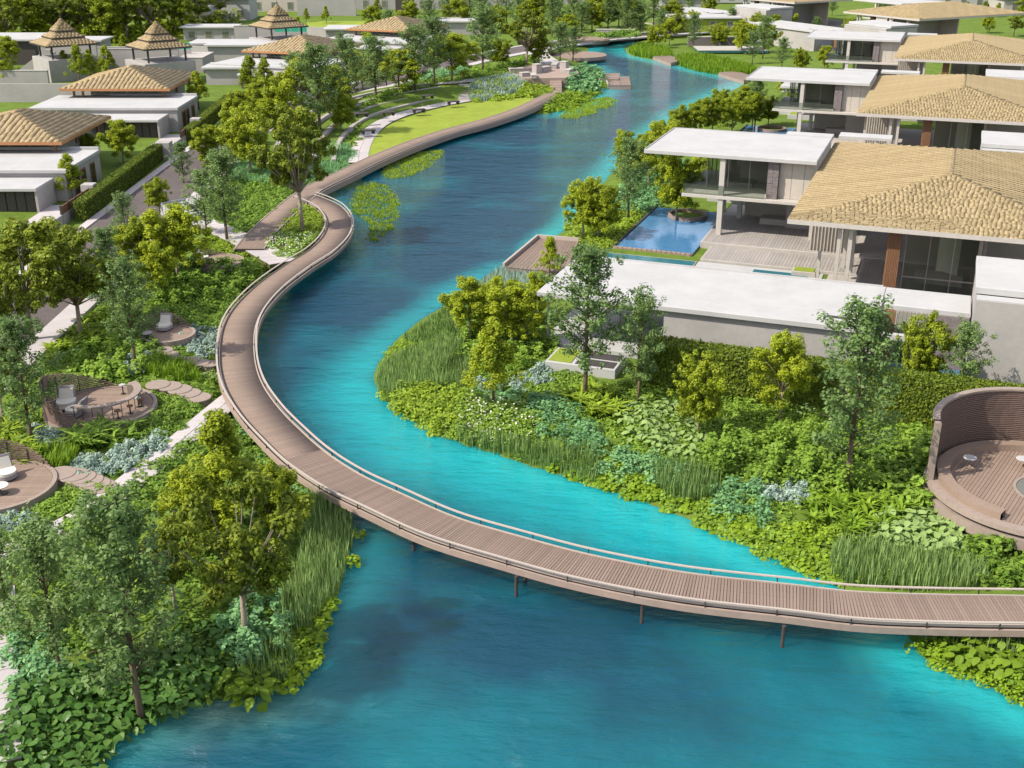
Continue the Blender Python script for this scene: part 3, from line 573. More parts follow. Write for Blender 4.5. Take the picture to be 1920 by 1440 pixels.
# ------------------------------------------------------------------ garden villas along the lane on the left
TVb, TCb, TFb = hip_tiles(15.7, 17.3, 5.5, 7.7, .62, .6, 9)
btiles = tiles_mesh('roof_tiles', TVb, MT['tileb'], 8)
def garden_villa(loc, rz, label):
    r = thing('garden_villa', label, 'villa', loc, rz, 'garden villas along the lane'); P = lambda n, mb, m, par=r: part(n, mb, MT[m], par)
    rb = ob('hip_roof', hip_base(15.7, 17.3, 5.5, 7.7, .25).mesh('hip_roof', MT['roofbase']), r, (-15.7, 0, 0)); ob('eave', eave_trim(15.7, 17.3, 5.5, .28, .08).mesh('eave', MT['orange']), rb); ob('roof_tiles', btiles, rb, kind='stuff')
    for (u, v) in ((-14.2, 1.2), (-12.9, 1.2), (-1.2, 1.2), (-1.2, 8.0), (-1.2, 15.5)): P('post', MB().box(u - .14, u + .14, v - .14, v + .14, 3.9, 5.22), 'wood')
    P('upper_wall', MB().box(-12.4, -2.0, 3.0, 15.6, .8, 5.0), 'stucco')
    for k in range(4): P('clerestory', MB().box(-11.6 + 2.35 * k, -9.6 + 2.35 * k, 2.9, 2.997, 4.45, 4.95), 'glass')
    P('wing_wall', MB().box(-17.0, 3.1, -8.2, 2.8, .8, 3.82), 'stucco'); P('flat_roof', MB().bbox(-17.2, 3.3, -8.4, 2.95, 3.85, 4.2, .04), 'white'); P('parapet', MB().box(-9.5, 3.2, 2.5, 2.85, 4.203, 4.5), 'white')
    for (a, b) in ((-5.8, -4.4), (-3.6, -2.4), (-.6, .6)):
        P('door_frame', MB().box(3.1, 3.2, a - .12, b + .12, .85, 3.25), 'wood'); P('door_glass', MB().box(3.2, 3.24, a, b, .95, 3.1), 'glass')
    P('carport_roof', MB().bbox(-8.7, 2.0, -13.6, -8.42, 3.1, 3.4, .04), 'white'); P('carport_wall', MB().box(1.72, 1.96, -13.4, -8.44, .8, 3.1), 'stucco'); P('carport_back', MB().box(-8.6, 1.7, -12.6, -12.3, .8, 3.08), 'dark')
    for k in range(10): P('slat', MB().box(-8.5 + 1.0 * k, -7.62 + 1.0 * k, -12.72, -12.62, .85, 3.06), 'dwood')
    P('boundary_wall', MB().box(6.0, 6.25, -24.6, -9, .8, 1.9), 'stucco'); P('boundary_wall', MB().box(-52, -15.8, 18.3, 18.7, .8, 3.7), 'stucco')
    P('gate_post', MB().bbox(5.3, 6.6, -10.2, -8.9, .8, 3.0), 'stucco'); P('gate_post', MB().bbox(5.4, 7.2, -27.6, -26.0, .8, 3.0), 'stucco'); P('letterbox', MB().box(6.62, 6.66, -9.9, -9.2, 2.2, 2.45), 'dark')
    for k in range(4): 
        g = P('gate_panel', MB().box(6.1, 6.2, -18.4 + 2.05 * k + .04, -18.4 + 2.05 * k + 2.0, .95, 2.7), 'gate'); P('gate_frame', MB().box(6.04, 6.26, -18.45 + 2.05 * k, -18.38 + 2.05 * k, .9, 2.8), 'darkm', g)
    P('drive', MB().box(2.0, 6.2, -18.5, -10.4, .85, .93), 'path')
    return r
garden_villa((-50.3, 130.1, 0), 0, 'nearest garden villa on the left edge, brown tiled roof above white flat roofs')
garden_villa((-49.3, 170.7, 0), 0, 'second garden villa on the left, brown hip roof with orange timber eave')
garden_villa((-34.2, 213.2, 0), R(-19), 'third garden villa behind the round green trees, brown roof half hidden')
garden_villa((-20.6, 252.5, 0), R(-21), 'fourth garden villa with brown roof beside the upper lawn')

def hedge_mesh(L, w, h, dens, ls, seed):
    rg = np.random.default_rng(seed); n = int((L * h * 2 + L * w + 2 * w * h) * dens); f = rg.random(n); C = np.zeros((n, 3)); Nn = np.zeros((n, 3))
    A = np.array([L * h, L * h, L * w, w * h, w * h]); c = np.cumsum(A / A.sum()); k = np.searchsorted(c, f); a, b = rg.random(n), rg.random(n)
    for i, (o, e, g, nn) in enumerate((((0, 0, 0), (L, 0, 0), (0, 0, h), (0, -1, .3)), ((0, w, 0), (L, 0, 0), (0, 0, h), (0, 1, .3)), ((0, 0, h), (L, 0, 0), (0, w, 0), (0, 0, 1)), ((0, 0, 0), (0, w, 0), (0, 0, h), (-1, 0, .3)), ((L, 0, 0), (0, w, 0), (0, 0, h), (1, 0, .3)))):
        m = k == i; C[m] = np.array(o) + a[m, None] * np.array(e) + b[m, None] * np.array(g); Nn[m] = nn
    C += rg.normal(0, .05, (n, 3)); return leaves(C, Nn + rg.normal(0, .5, (n, 3)), ls * (.7 + .6 * rg.random(n)), rg)
def leaves(C, Nn, size, rg, aspect=.55, updir=None):
    """rhombic leaves: centres, normals, lengths -> V, F, rnd"""
    n = len(C); Nn = Nn / (np.linalg.norm(Nn, axis=1)[:, None] + 1e-9); r = rg.normal(0, 1, (n, 3)) if updir is None else updir + rg.normal(0, .35, (n, 3))
    D = r - Nn * (r * Nn).sum(1)[:, None]; D /= np.linalg.norm(D, axis=1)[:, None] + 1e-9; S = np.cross(Nn, D); size = np.asarray(size)[:, None] if np.ndim(size) else size
    V = np.stack([C - D * size * .5, C + S * size * aspect * .5 + Nn * size * .08, C + D * size * .5, C - S * size * aspect * .5 + Nn * size * .08], 1).reshape(-1, 3)
    return V, np.arange(4 * n).reshape(n, 4), rg.random(n)
def hedge(L, w, h, p, rz, label, dens=160, ls=.2, mat='lH', seed=1, z=.7, group=None):
    o = thing('hedge', label, 'hedge', (p[0], p[1], z), rz, group); part('branch_core', MB().box(.08, L - .08, .08, w - .08, 0, h - .08), MT['soil'], o)
    V, F, r = hedge_mesh(L, w, h, dens, ls, seed); ob('foliage', npmesh('hedge_foliage', V, F, MT[mat], r), o); return o
hedge(31.5, 1.1, 2.1, (-42.3, 113.2), R(91.4), 'clipped green hedge along the lane beside the nearest garden villa', seed=1)
hedge(31, 1.1, 2.0, (-42.2, 154.6), R(92.5), 'clipped hedge along the lane before the second garden villa gate', seed=2)
hedge(24, 1.6, 3.2, tuple((Vector((O1.x, O1.y)) + Vector((math.cos(VA) * -6.5 + math.sin(-VA) * -19.6, math.sin(VA) * -6.5 + math.cos(VA) * -19.6)))), VA - R(2), 'tall dense dark green hedge in front of the nearest lakeside villa', 260, .2, 'lH', 3, .2)
o4 = at(975, 52, 1); hedge(26, 1.4, 1.6, at(580, 62, 1.2)[:2], R(3), 'far green hedge at the edge of the upper lawn', 40, .4, 'lG', 4)

# tiered garden pavilions on grey terrace walls
def tier_roof(mb_list, root, tiers, mat, base):
    for (h0, h1, z0, z1) in tiers:
        a = [(-h0, -h0), (h0, -h0), (h0, h0), (-h0, h0)]; b = [(-h1, -h1), (h1, -h1), (h1, h1), (-h1, h1)]; mb = MB()
        for i in range(4): mb.quad((*a[i], z0), (*a[(i + 1) % 4], z0), (*b[(i + 1) % 4], z1), (*b[i], z1))
        mb.quad(*[(*p, z0 - .18) for p in a[::-1]])
        for i in range(4): mb.quad((*a[i], z0 - .18), (*a[(i + 1) % 4], z0 - .18), (*a[(i + 1) % 4], z0), (*a[i], z0))
        t_ = part('roof_tier', mb, MT['roofbase'], root)
        V = []; rise = z1 - z0; run = h0 - h1; sl = math.hypot(rise, run); nr = max(2, int(sl / .5))
        for (e, u) in (((1, 0), (0, 1)), ((0, 1), (-1, 0)), ((-1, 0), (0, -1)), ((0, -1), (1, 0))):
            s = np.array([u[0] * run, u[1] * run, rise]) / sl; X = np.array([e[0], e[1], 0.]); Z = np.cross(X, s)
            for i in range(nr):
                q = (i + .5) / nr; hh = h0 - run * q; n = max(1, int(2 * hh / .6))
                for k in range(n):
                    x = -hh + (k + .5) * 2 * hh / n; c = np.array([e[0] * x - u[0] * hh, e[1] * x - u[1] * hh, z0 + rise * q])
                    V.append([c + X * sx * min(.28, hh / n * .95) + s * sy * sl / nr * .55 + Z * (.02 + .07 * tp * (sy < 0) + .03 * tp) for (sx, sy, tp) in ((-1, -1, 0), (1, -1, 0), (1, 1, 0), (-1, 1, 0), (-1, -1, 1), (1, -1, 1), (1, 1, 1), (-1, 1, 1))])
        ob('roof_tiles', tiles_mesh('roof_tiles', np.array(V), MT[mat], 4), t_, kind='stuff')
        part('fascia', MB().box(-h0 - .05, h0 + .05, -h0 - .06, -h0 - .003, z0 - .22, z0 + .03).box(-h0 - .05, h0 + .05, h0 + .003, h0 + .06, z0 - .22, z0 + .03).box(-h0 - .06, -h0 - .003, -h0, h0, z0 - .22, z0 + .03).box(h0 + .003, h0 + .06, -h0, h0, z0 - .22, z0 + .03), MT['darkm'], t_)
def pavilion(px, py, label, rz, sc=1.0):
    c = at(px, py, 7.0); o = thing('garden_pavilion', label, 'pavilion', (c.x, c.y, 0), rz, 'tiered roof pavilions')
    tier_roof(None, o, ((4.7 * sc, 2.6 * sc, 7.0, 7.95), (2.9 * sc, 1.5 * sc, 8.15, 9.0), (1.7 * sc, .05, 9.2, 11.2)), 'tileb', 'roofbase')
    part('finial', MB().cyl((0, 0, 11.1), (0, 0, 12.1), .09, .02, 6), MT['darkm'], o)
    for sx in (-1, 1):
        for sy in (-1, 1): part('post', MB().box(sx * 3.4 - .14, sx * 3.4 + .14, sy * 3.4 - .14, sy * 3.4 + .14, 4.6, 6.8), MT['darkm'], o)
    part('floor', MB().bbox(-4.6, 4.6, -4.6, 4.6, .6, 4.6), MT['stucco'], o)
    return o
pavilion(120, 80, 'leftmost tiered pavilion with pointed brown roof below the big trees', R(38))
pavilion(297, 86, 'middle tiered pavilion with pointed brown roof and green glass balustrade', R(38), .92)
pavilion(522, 48, 'farthest tiered pavilion with pointed brown roof near the white houses', R(38), .95)
def block(name, label, cat, px0, px1, py, ztop, depth, mat='stucco', zb=.6, roof=None, rz=0., wins=0, group=None):
    a = at(px0, py, .8); b = at(px1, py, .8); L = b.x - a.x; o = thing(name, label, cat, (a.x, a.y, 0), rz, group)
    part('wall', MB().box(0, L, 0, depth, zb, ztop), MT[mat], o)
    if roof: part('flat_roof', MB().bbox(-.6, L + .6, -.6, depth + .6, ztop + .003, ztop + .35, .04), MT[roof], o)
    else: part('coping', MB().box(-.06, L + .06, -.06, depth + .06, ztop + .003, ztop + .12), MT['conc'], o)
    for k in range(wins):
        x = L * (k + .5) / wins; w = part('window', MB().box(x - .9, x + .9, -.08, -.003, 1.3, min(ztop - .6, 3.6)), MT['conc'], o); part('pane', MB().box(x - .75, x + .75, -.12, -.083, 1.45, min(ztop - .75, 3.45)), MT['glass'], w)
    return o
block('terrace_wall', 'tall grey garden wall below the leftmost pavilion', 'wall', 78, 185, 130, 5.4, .6)
block('terrace_wall', 'low grey garden wall in front of the leftmost pavilion', 'wall', 0, 92, 162, 3.4, .6)
block('terrace_wall', 'long grey stepped wall below the middle pavilion', 'wall', 205, 338, 138, 5.2, .6)
block('terrace_wall', 'lower end of the grey wall beside the middle pavilion', 'wall', 338, 382, 138, 3.6, 9)
block('terrace_wall', 'pale grey wall in front of the farthest pavilion', 'wall', 442, 536, 92, 5.6, .6)
block('flat_house', 'white flat roof villa wing behind the two conical trees', 'house', 392, 560, 120, 4.2, 9, 'stucco', roof='white', group='garden villa wings')
block('flat_house', 'white flat roof block beside the cone shaped garden tree', 'house', 388, 452, 160, 3.6, 6, 'stucco', roof='white')
block('flat_house', 'white flat roof wing right of the middle pavilion wall', 'house', 360, 455, 108, 3.4, 7, 'stucco', roof='white')
block('flat_house', 'white flat roof building at the far left edge with charcoal wall', 'house', -60, 70, 122, 5.4, 12, 'dwood', roof='white')
block('flat_house', 'white villa roof wing right of the third brown roof', 'house', 612, 745, 82, 3.8, 8, 'stucco', roof='white')
block('flat_house', 'white flat roof wing left of the tree row above the lawn', 'house', 815, 905, 66, 3.8, 9, 'stucco', roof='white')
st = thing('stair_ramp', 'pale grey sloping stair wall beside the leftmost pavilion', 'stairs', tuple(at(35, 140, .8))[:2] + (0,), 0)
mb = MB(); mb.quad((0, 0, .6), (6.5, 0, .6), (6.5, 0, 5.3), (5.6, 0, 5.3), (0, 0, 1.6)); mb.quad((0, .7, 1.6), (5.6, .7, 5.3), (6.5, .7, 5.3), (6.5, .7, .6), (0, .7, .6)); mb.quad((0, 0, 1.6), (5.6, 0, 5.3), (5.6, .7, 5.3), (0, .7, 1.6)); mb.quad((5.6, 0, 5.3), (6.5, 0, 5.3), (6.5, .7, 5.3), (5.6, .7, 5.3)); mb.quad((0, 0, .6), (0, 0, 1.6), (0, .7, 1.6), (0, .7, .6))
part('stringer', mb, MT['stucco'], st)
for k in range(9): part('step', MB().box(.7 * k, .7 * k + .68, .75, 3.2, .6, 1.2 + .42 * k), MT['conc'], st)
for (x, y, lb, w) in ((330, 88, 'mint glass balustrade beside the middle pavilion', 5.5), (545, 56, 'mint glass balustrade beside the farthest pavilion', 7)):
    c = at(x, y, 5); b = thing('balustrade', lb, 'balustrade', (c.x - w / 2, c.y, 0), 0)
    for k in range(4): part('glass_panel', MB().box(w * k / 4 + .03, w * (k + 1) / 4 - .03, 0, .05, 4.6, 5.7), MT['mint'], b)
    part('rail', MB().box(0, w, -.03, .08, 5.703, 5.76), MT['mint'], b); part('base_wall', MB().box(0, w, -.1, .2, .6, 4.59), MT['stucco'], b)

# far houses along the top of the view
block('far_house', 'white far house with two windows above the middle pavilion', 'house', 318, 395, 49, 5.5, 10, 'white', roof='white', wins=3)
block('far_house', 'white far house with tan stone corner at the top left', 'house', 400, 470, 38, 6.5, 10, 'white', roof='white', wins=2)
block('far_garage', 'small white block in front of the far white house', 'outbuilding', 404, 436, 52, 4.2, 4, 'white')
block('far_house', 'tall far house behind the farthest pavilion', 'house', 470, 560, 22, 9, 12, 'beige', roof='white', wins=3)
block('far_wall', 'long grey far wall above the upper lawn', 'wall', 558, 668, 30, 6.5, 1)
block('far_house', 'grey far house with dark slatted bay at the top', 'house', 668, 880, 18, 7, 14, 'stucco', roof='white', wins=6)
block('far_bay', 'dark slatted bay of the grey far house', 'building bay', 742, 776, 28, 8, 3, 'dwood')
block('far_house', 'far grey house behind the tree row top centre', 'house', 890, 1010, 10, 8, 14, 'stucco', roof='white', wins=4)
block('far_house', 'far house with brown chimney wall top centre', 'house', 1010, 1120, 8, 8, 14, 'conc', roof='white', wins=4)
block('lake_wall', 'long stone retaining wall closing the far end of the lake', 'wall', 1118, 1190, 71, 2.6, 1.2, 'stucco', zb=-.6)
block('pool_wall', 'dark stone wall of the far pool terrace on the right bank', 'wall', 1290, 1400, 84, 2.4, 1.0, 'stone')
block('pool_terrace', 'pale far pool terrace with blue water behind the reeds', 'terrace', 1310, 1440, 97, 1.0, 8, 'teal')
block('far_house', 'low far house with green wall and white roof behind the reed bank', 'house', 1255, 1385, 62, 4.2, 9, 'lawn', roof='white', wins=4)
block('garden_wall', 'grey garden wall between the first and second pavilion', 'wall', 185, 245, 112, 3.2, .6)
block('flat_house', 'grey flat house between the nearest pavilions and the second brown roof', 'house', 60, 190, 108, 4.0, 7, 'stucco', roof='white', wins=3)
block('flat_house', 'pale flat roof house left of the farthest pavilion', 'house', 345, 440, 76, 3.6, 6, 'stucco', roof='white', wins=3)
block('flat_house', 'pale flat roof house below the farthest pavilion', 'house', 455, 560, 112, 3.4, 6, 'stucco', roof='white', wins=3)
block('far_house', 'far low house right of the lake end', 'house', 1240, 1330, 22, 4.5, 10, 'stucco', roof='white', wins=4)
block('far_house', 'far white house at the top between the straw roofs', 'house', 1330, 1440, 4, 6, 12, 'white', roof='white', wins=4)
block('far_house', 'far white house with brown door at the top right', 'house', 1700, 1880, 14, 7, 14, 'white', roof='white', wins=6)
block('far_house', 'far blue-roofed pool house at the top right corner', 'house', 1880, 2050, 24, 4.5, 12, 'conc', roof='teal', wins=4)
block('far_house', 'far white house left of the top right houses', 'house', 1520, 1660, -4, 6, 12, 'white', roof='white', wins=5)
for (x0, x1, y0, y1, lb) in ((575, 740, 62, 40, 'bright far lawn beside the farthest pavilion'), (310, 445, 72, 48, 'bright far lawn in front of the far white houses')):
    sheet('lawn', [at(x0, y0, .95), at(x1, y0, .95), at(x1, y1, .95), at(x0, y1, .95)], .98, MT['lawn'], lb)

# ------------------------------------------------------------------ round timber deck pods, seats and stepping discs
def pod(c, r, z, label, hmax, amid, aspan, power=.7, rimw=.22, name='deck_pod', slat_h=.12, base_h=.55, plank_a=0., st=.07):
    o = thing(name, label, 'deck', (c[0], c[1], z), 0, 'round timber deck pods')
    part('base', MB().rev([(r - .3, -1.0), (r - .3, -.02), (.01, -.02)], n=56), MT['darkm'], o)
    part('rim', MB().rev([(r - rimw, -.03), (r - rimw, .10), (r, .10), (r + .02, -base_h), (r - rimw, -base_h)], n=72), MT['rim'], o)
    n = int(2 * (r - rimw) / .19); w = 2 * (r - rimw) / n; ca, sa = math.cos(plank_a), math.sin(plank_a)
    for k in range(n):
        y = -(r - rimw) + (k + .5) * w; hx = math.sqrt(max(.02, (r - rimw) ** 2 - y * y)) - .01
        ob('plank', MB().bbox(-hx, hx, -w * .46, w * .46, 0, .04, .006).mesh('plank', MT['decking']), o, (-sa * y, ca * y, 0), plank_a)
    ns = int(hmax / slat_h)
    for k in range(ns):
        zz = .11 + k * slat_h; ph = aspan * (1 - (k / ns)) ** power
        part('screen_slat', MB().rev([(r - .03 - st, zz), (r - .03 - st, zz + slat_h * .5), (r - .03, zz + slat_h * .5), (r - .03, zz), (r - .03 - st, zz)], n=max(6, int(ph * 14)), a0=amid - ph, a1=amid + ph), MT['screen'], o)
    if hmax > 0:
        for q in np.linspace(-.85, .85, 7):
            hh = hmax * (1 - min(1, abs(q)) ** (1 / power)) if power < 5 else hmax
            if hh > .3: a = amid + q * aspan; part('screen_post', MB().cyl((math.cos(a) * (r - .13), math.sin(a) * (r - .13), 0), (math.cos(a) * (r - .13), math.sin(a) * (r - .13), hh * .97), .03, n=6), MT['darkm'], o)
    return o
def discs(pts, z0, z1, rad, label, base='deck_pod'):
    a = at(pts[0][0], pts[0][1], z0); o = thing('disc_steps', label, 'steps', (a.x, a.y, 0)); n = len(pts)
    for i, (x, y) in enumerate(pts):
        z = z0 + (z1 - z0) * i / (n - 1); c = at(x, y, z); rr = rad * (pts[i][2] if len(pts[i]) > 2 else 1) if False else rad
        part('step', MB().rev([(rr * .9, -.4), (rr * .9, z - .09), (rr, z - .08), (rr, z - .02), (rr - .03, z), (.01, z)], n=28), MT['rim'], o).location = (c.x - a.x, c.y - a.y, 0)
    return o
def lounge(c, rz, label, sc=1.0, seatm='cushion'):
    o = thing('lounge_chair', label, 'chair', c, rz, 'lounge chairs on the deck pods')
    o.scale = (sc, sc, sc)
    arc = [(.55 * math.cos(t), .55 * math.sin(t) * .95) for t in np.linspace(0, math.pi, 14)]
    def D(s, z0, z1): return MB().prism([(x * s, .1 + y * s) for x, y in [(.55, -.5)] + arc + [(-.55, -.5)]], z0, z1)
    part('base', D(.8, .0, .12), MT['darkm'], o); part('seat', D(1.02, .12, .34), MT['chairb'], o); part('seat_cushion', D(.96, .34, .48), MT[seatm], o)
    mb = MB(); mb.v = [(-.5, -.35, .3), (.5, -.35, .3), (.5, -.47, .3), (-.5, -.47, .3), (-.46, -.62, 1.15), (.46, -.62, 1.15), (.46, -.72, 1.13), (-.46, -.72, 1.13)]
    mb.f = [(0, 1, 5, 4), (2, 3, 7, 6), (4, 5, 6, 7), (1, 2, 6, 5), (3, 0, 4, 7)]; part('backrest', mb, MT['chairb'], o)
    mb = MB(); mb.v = [(-.42, -.27, .48), (.42, -.27, .48), (.42, -.36, .47), (-.42, -.36, .47), (-.38, -.5, 1.02), (.38, -.5, 1.02), (.38, -.58, 1.0), (-.38, -.58, 1.0)]; mb.f = [(0, 1, 5, 4), (2, 3, 7, 6), (4, 5, 6, 7), (1, 2, 6, 5), (3, 0, 4, 7)]
    part('back_cushion', mb, MT[seatm], o); return o
def stool(c, label, r=.2, h=.6, group='stools', mat='white'):
    o = thing('stool', label, 'stool', c, 0, group); part('leg', MB().cyl((0, 0, 0), (0, 0, h - .06), .04, n=8), MT['darkm'], o); part('foot', MB().rev([(r * .8, 0), (r * .8, .03), (.01, .03)], n=16), MT['darkm'], o); part('seat', MB().rev([(r * .9, h - .08), (r, h - .05), (r, h - .01), (r - .02, h), (.01, h)], n=18), MT[mat], o); return o
PA = pod((-25.4, 65.9), 3.35, 1.25, 'largest left deck pod with woven screen wall and curved bar counter', 2.1, R(188), R(100), .75)
a0, a1 = R(-112), R(48)
part('bar_counter', MB().rev([(2.05, .98), (2.05, 1.06), (2.5, 1.06), (2.5, .98), (2.05, .98)], n=28, a0=a0, a1=a1), MT['rim'], PA)
part('bar_panel', MB().rev([(2.32, .1), (2.32, .97), (2.38, .97), (2.38, .1), (2.32, .1)], n=20, a0=R(5), a1=a1), MT['rim'], PA)
part('counter_end', MB().box(1.3, 1.95, 1.3, 1.75, .04, 1.0), MT['rim'], PA)
for k in range(8):
    a = a0 + (R(5) - a0) * k / 8; part('counter_leg', MB().cyl((2.28 * math.cos(a), 2.28 * math.sin(a), .04), (2.28 * math.cos(a), 2.28 * math.sin(a), .98), .025, n=6), MT['darkm'], PA)
for k, (x, y, lb) in enumerate(((229, 722, 'white round stool at the far end of the bar counter'), (250, 724, 'white round stool second along the bar counter'), (262, 733, 'white round stool third along the bar counter'), (258, 746, 'white round stool nearest on the inner bar counter'))):
    c = at(x, y, 1.9); stool((c.x, c.y, 1.29), lb, .2, .66, 'bar stools in the largest deck pod')
for k, (x, y, lb) in enumerate(((222, 784, 'left'), (245, 775, 'middle'), (266, 762, 'right'))):
    c = at(x, y, 1.3); stool((c.x, c.y, 1.29), lb + ' brown stool outside the curved bar counter', .2, .55, 'brown stools outside the bar counter', 'wood')
c = at(125, 764, 1.3); lounge((c.x, c.y, 1.29), R(190), 'cream lounge chair facing the viewer in the largest deck pod', 1.05)
c = at(143, 778, 1.3); lounge((c.x, c.y, 1.29), R(80), 'grey backed lounge chair turned away in the largest deck pod', 1.0)
c = at(120, 775, 1.3); stool((c.x, c.y, 1.29), 'low side table between the two lounge chairs in the largest deck pod', .3, .4, None, 'rim')
discs([(296, 720), (318, 723), (337, 729), (354, 736), (373, 744)], 1.25, 1.05, .78, 'overlapping round timber steps from the largest deck pod to the path')
pod((-27.6, 55.4), 3.1, 1.25, 'deck pod cut by the left edge with low woven screen', 1.5, R(120), R(75), .7)
c = at(12, 893, 1.4); lounge((c.x, c.y, 1.29), R(215), 'grey lounge chair on the deck pod at the left edge', 1.0)
c = at(2, 925, 1.3); stool((c.x, c.y, 1.29), 'white round side table on the deck pod at the left edge', .45, .5, None, 'cushion')
discs([(113, 886), (137, 889), (150, 893), (164, 899), (177, 906), (188, 911)], 1.25, 1.05, .85, 'overlapping round timber steps from the left edge deck pod')
pod((-24.9, 79.2), 1.95, 1.25, 'small deck pod with one lounge chair below the boardwalk trees', 1.2, R(130), R(85), .7)
c = at(308, 618, 1.3); lounge((c.x, c.y, 1.29), R(172), 'white lounge chair on the small deck pod', .95)
c = at(276, 634, 1.3); stool((c.x, c.y, 1.29), 'round side table on the small deck pod', .4, .45, None, 'chairb')
discs([(308, 655), (318, 663), (333, 672), (358, 674), (378, 679), (395, 681)], 1.22, 1.0, .62, 'overlapping round timber steps from the small deck pod to the boardwalk')
pod((-25.5, 97.5), 2.15, 1.35, 'shaded deck pod beside the pale path near the planter', .9, R(180), R(95), .7)
c = at(380, 489, 1.4); lounge((c.x, c.y, 1.39), R(240), 'pale lounge chair in the shaded deck pod near the planter', .9)
PR = pod((27.6, 54.6), 5.5, 1.6, 'large round deck with tall woven screen at the right edge', 3.25, R(78), R(92), .06, .55, slat_h=.115, base_h=.16, plank_a=R(55), st=.2)
part('outer_skirt', MB().rev([(5.1, -.98), (5.1, -.36), (5.6, -.36), (5.58, -.92), (5.1, -.98)], n=72), MT['rim'], PR)
part('bench_seat', MB().rev([(4.3, .04), (4.3, .44), (4.97, .44), (4.97, .04), (4.3, .04)], n=72, a0=R(-30), a1=R(228)), MT['decking'], PR)
part('net_ring', MB().rev([(1.75, .05), (1.75, .1), (1.9, .1), (1.9, .05)], (.6, -.6), 40), MT['rim'], PR); part('net', MB().rev([(1.74, .06), (.01, .06)], (.6, -.6), 40), MT['netm'], PR)
part('screen_edge', MB().box(-5.56, -5.24, -.12, .14, .1, 3.42), MT['rim'], PR).rotation_euler = (0, 0, R(-8))
part('screen_cap', MB().rev([(5.2, 3.32), (5.2, 3.43), (5.58, 3.43), (5.58, 3.32), (5.2, 3.32)], n=48, a0=R(-12), a1=R(168)), MT['rim'], PR)
for (x, y, lb) in ((1819, 858, 'left white round tray table on the bench of the large round deck'), (1918, 860, 'right white round tray table on the bench of the large round deck')):
    c = at(x, y, 2.2); o = thing('tray_table', lb, 'table', (c.x, c.y, 2.07), 0, 'tray tables on the large round deck'); part('tray', MB().rev([(.34, .1), (.36, .14), (.34, .16), (.01, .16)], n=22), MT['white'], o); part('stem', MB().cyl((0, 0, 0), (0, 0, .12), .06, n=10), MT['darkm'], o)
# plaza above the lawn with stone seats
plaza = [tuple(p)[:2] for p in atl([(945, 146), (985, 148), (1060, 147), (1085, 138), (1080, 126), (1040, 120), (985, 124), (950, 134)], 2.4)]
sheet('plaza', plaza, 2.5, MT['beam'], 'brown paved terrace plaza above the lawn', 1.6)
for i, (x, y, w, d, h, lb) in enumerate(((968, 137, 2.6, 1.2, .8, 'left'), (984, 143, 1.6, 1.2, .6, 'front left'), (1007, 137, 1.3, 1.3, 1.5, 'tall centre'), (1022, 134, 2.2, 1.1, .8, 'middle'), (1058, 134, 1.2, 1.2, 1.7, 'tall right'), (1066, 138, 2.4, 1.0, .7, 'right'), (1040, 127, 3.2, 1.0, .7, 'back'), (1000, 145, 3.0, .9, .5, 'front'))):
    c = at(x, y, 2.5); o = thing('stone_seat', lb + ' stone block seat on the brown plaza', 'seat', (c.x, c.y, 2.5), R(15 + 11 * i), 'stone block seats on the plaza'); part('block', MB().bbox(-w / 2, w / 2, -d / 2, d / 2, 0, h, .08), MT['seating'], o); part('cap', MB().bbox(-w / 2 - .05, w / 2 + .05, -d / 2 - .05, d / 2 + .05, h, h + .1, .03), MT['conc'], o)
slab_path('garden_path', atl([(1045, 128), (1020, 112), (1008, 100), (1030, 88)], 2.3), 4.5, 2.45, 2.0, 'pale path leading away from the brown plaza')
for (x, y, r, lb) in ((1097, 105, 6, 'curved timber deck on the far left bank'), (1108, 76, 6, 'farthest curved timber deck below the lake wall')):
    c = at(x - 14, y, .9); pod((c.x, c.y), r, 1.1, lb, .8, R(150), R(60), .7)

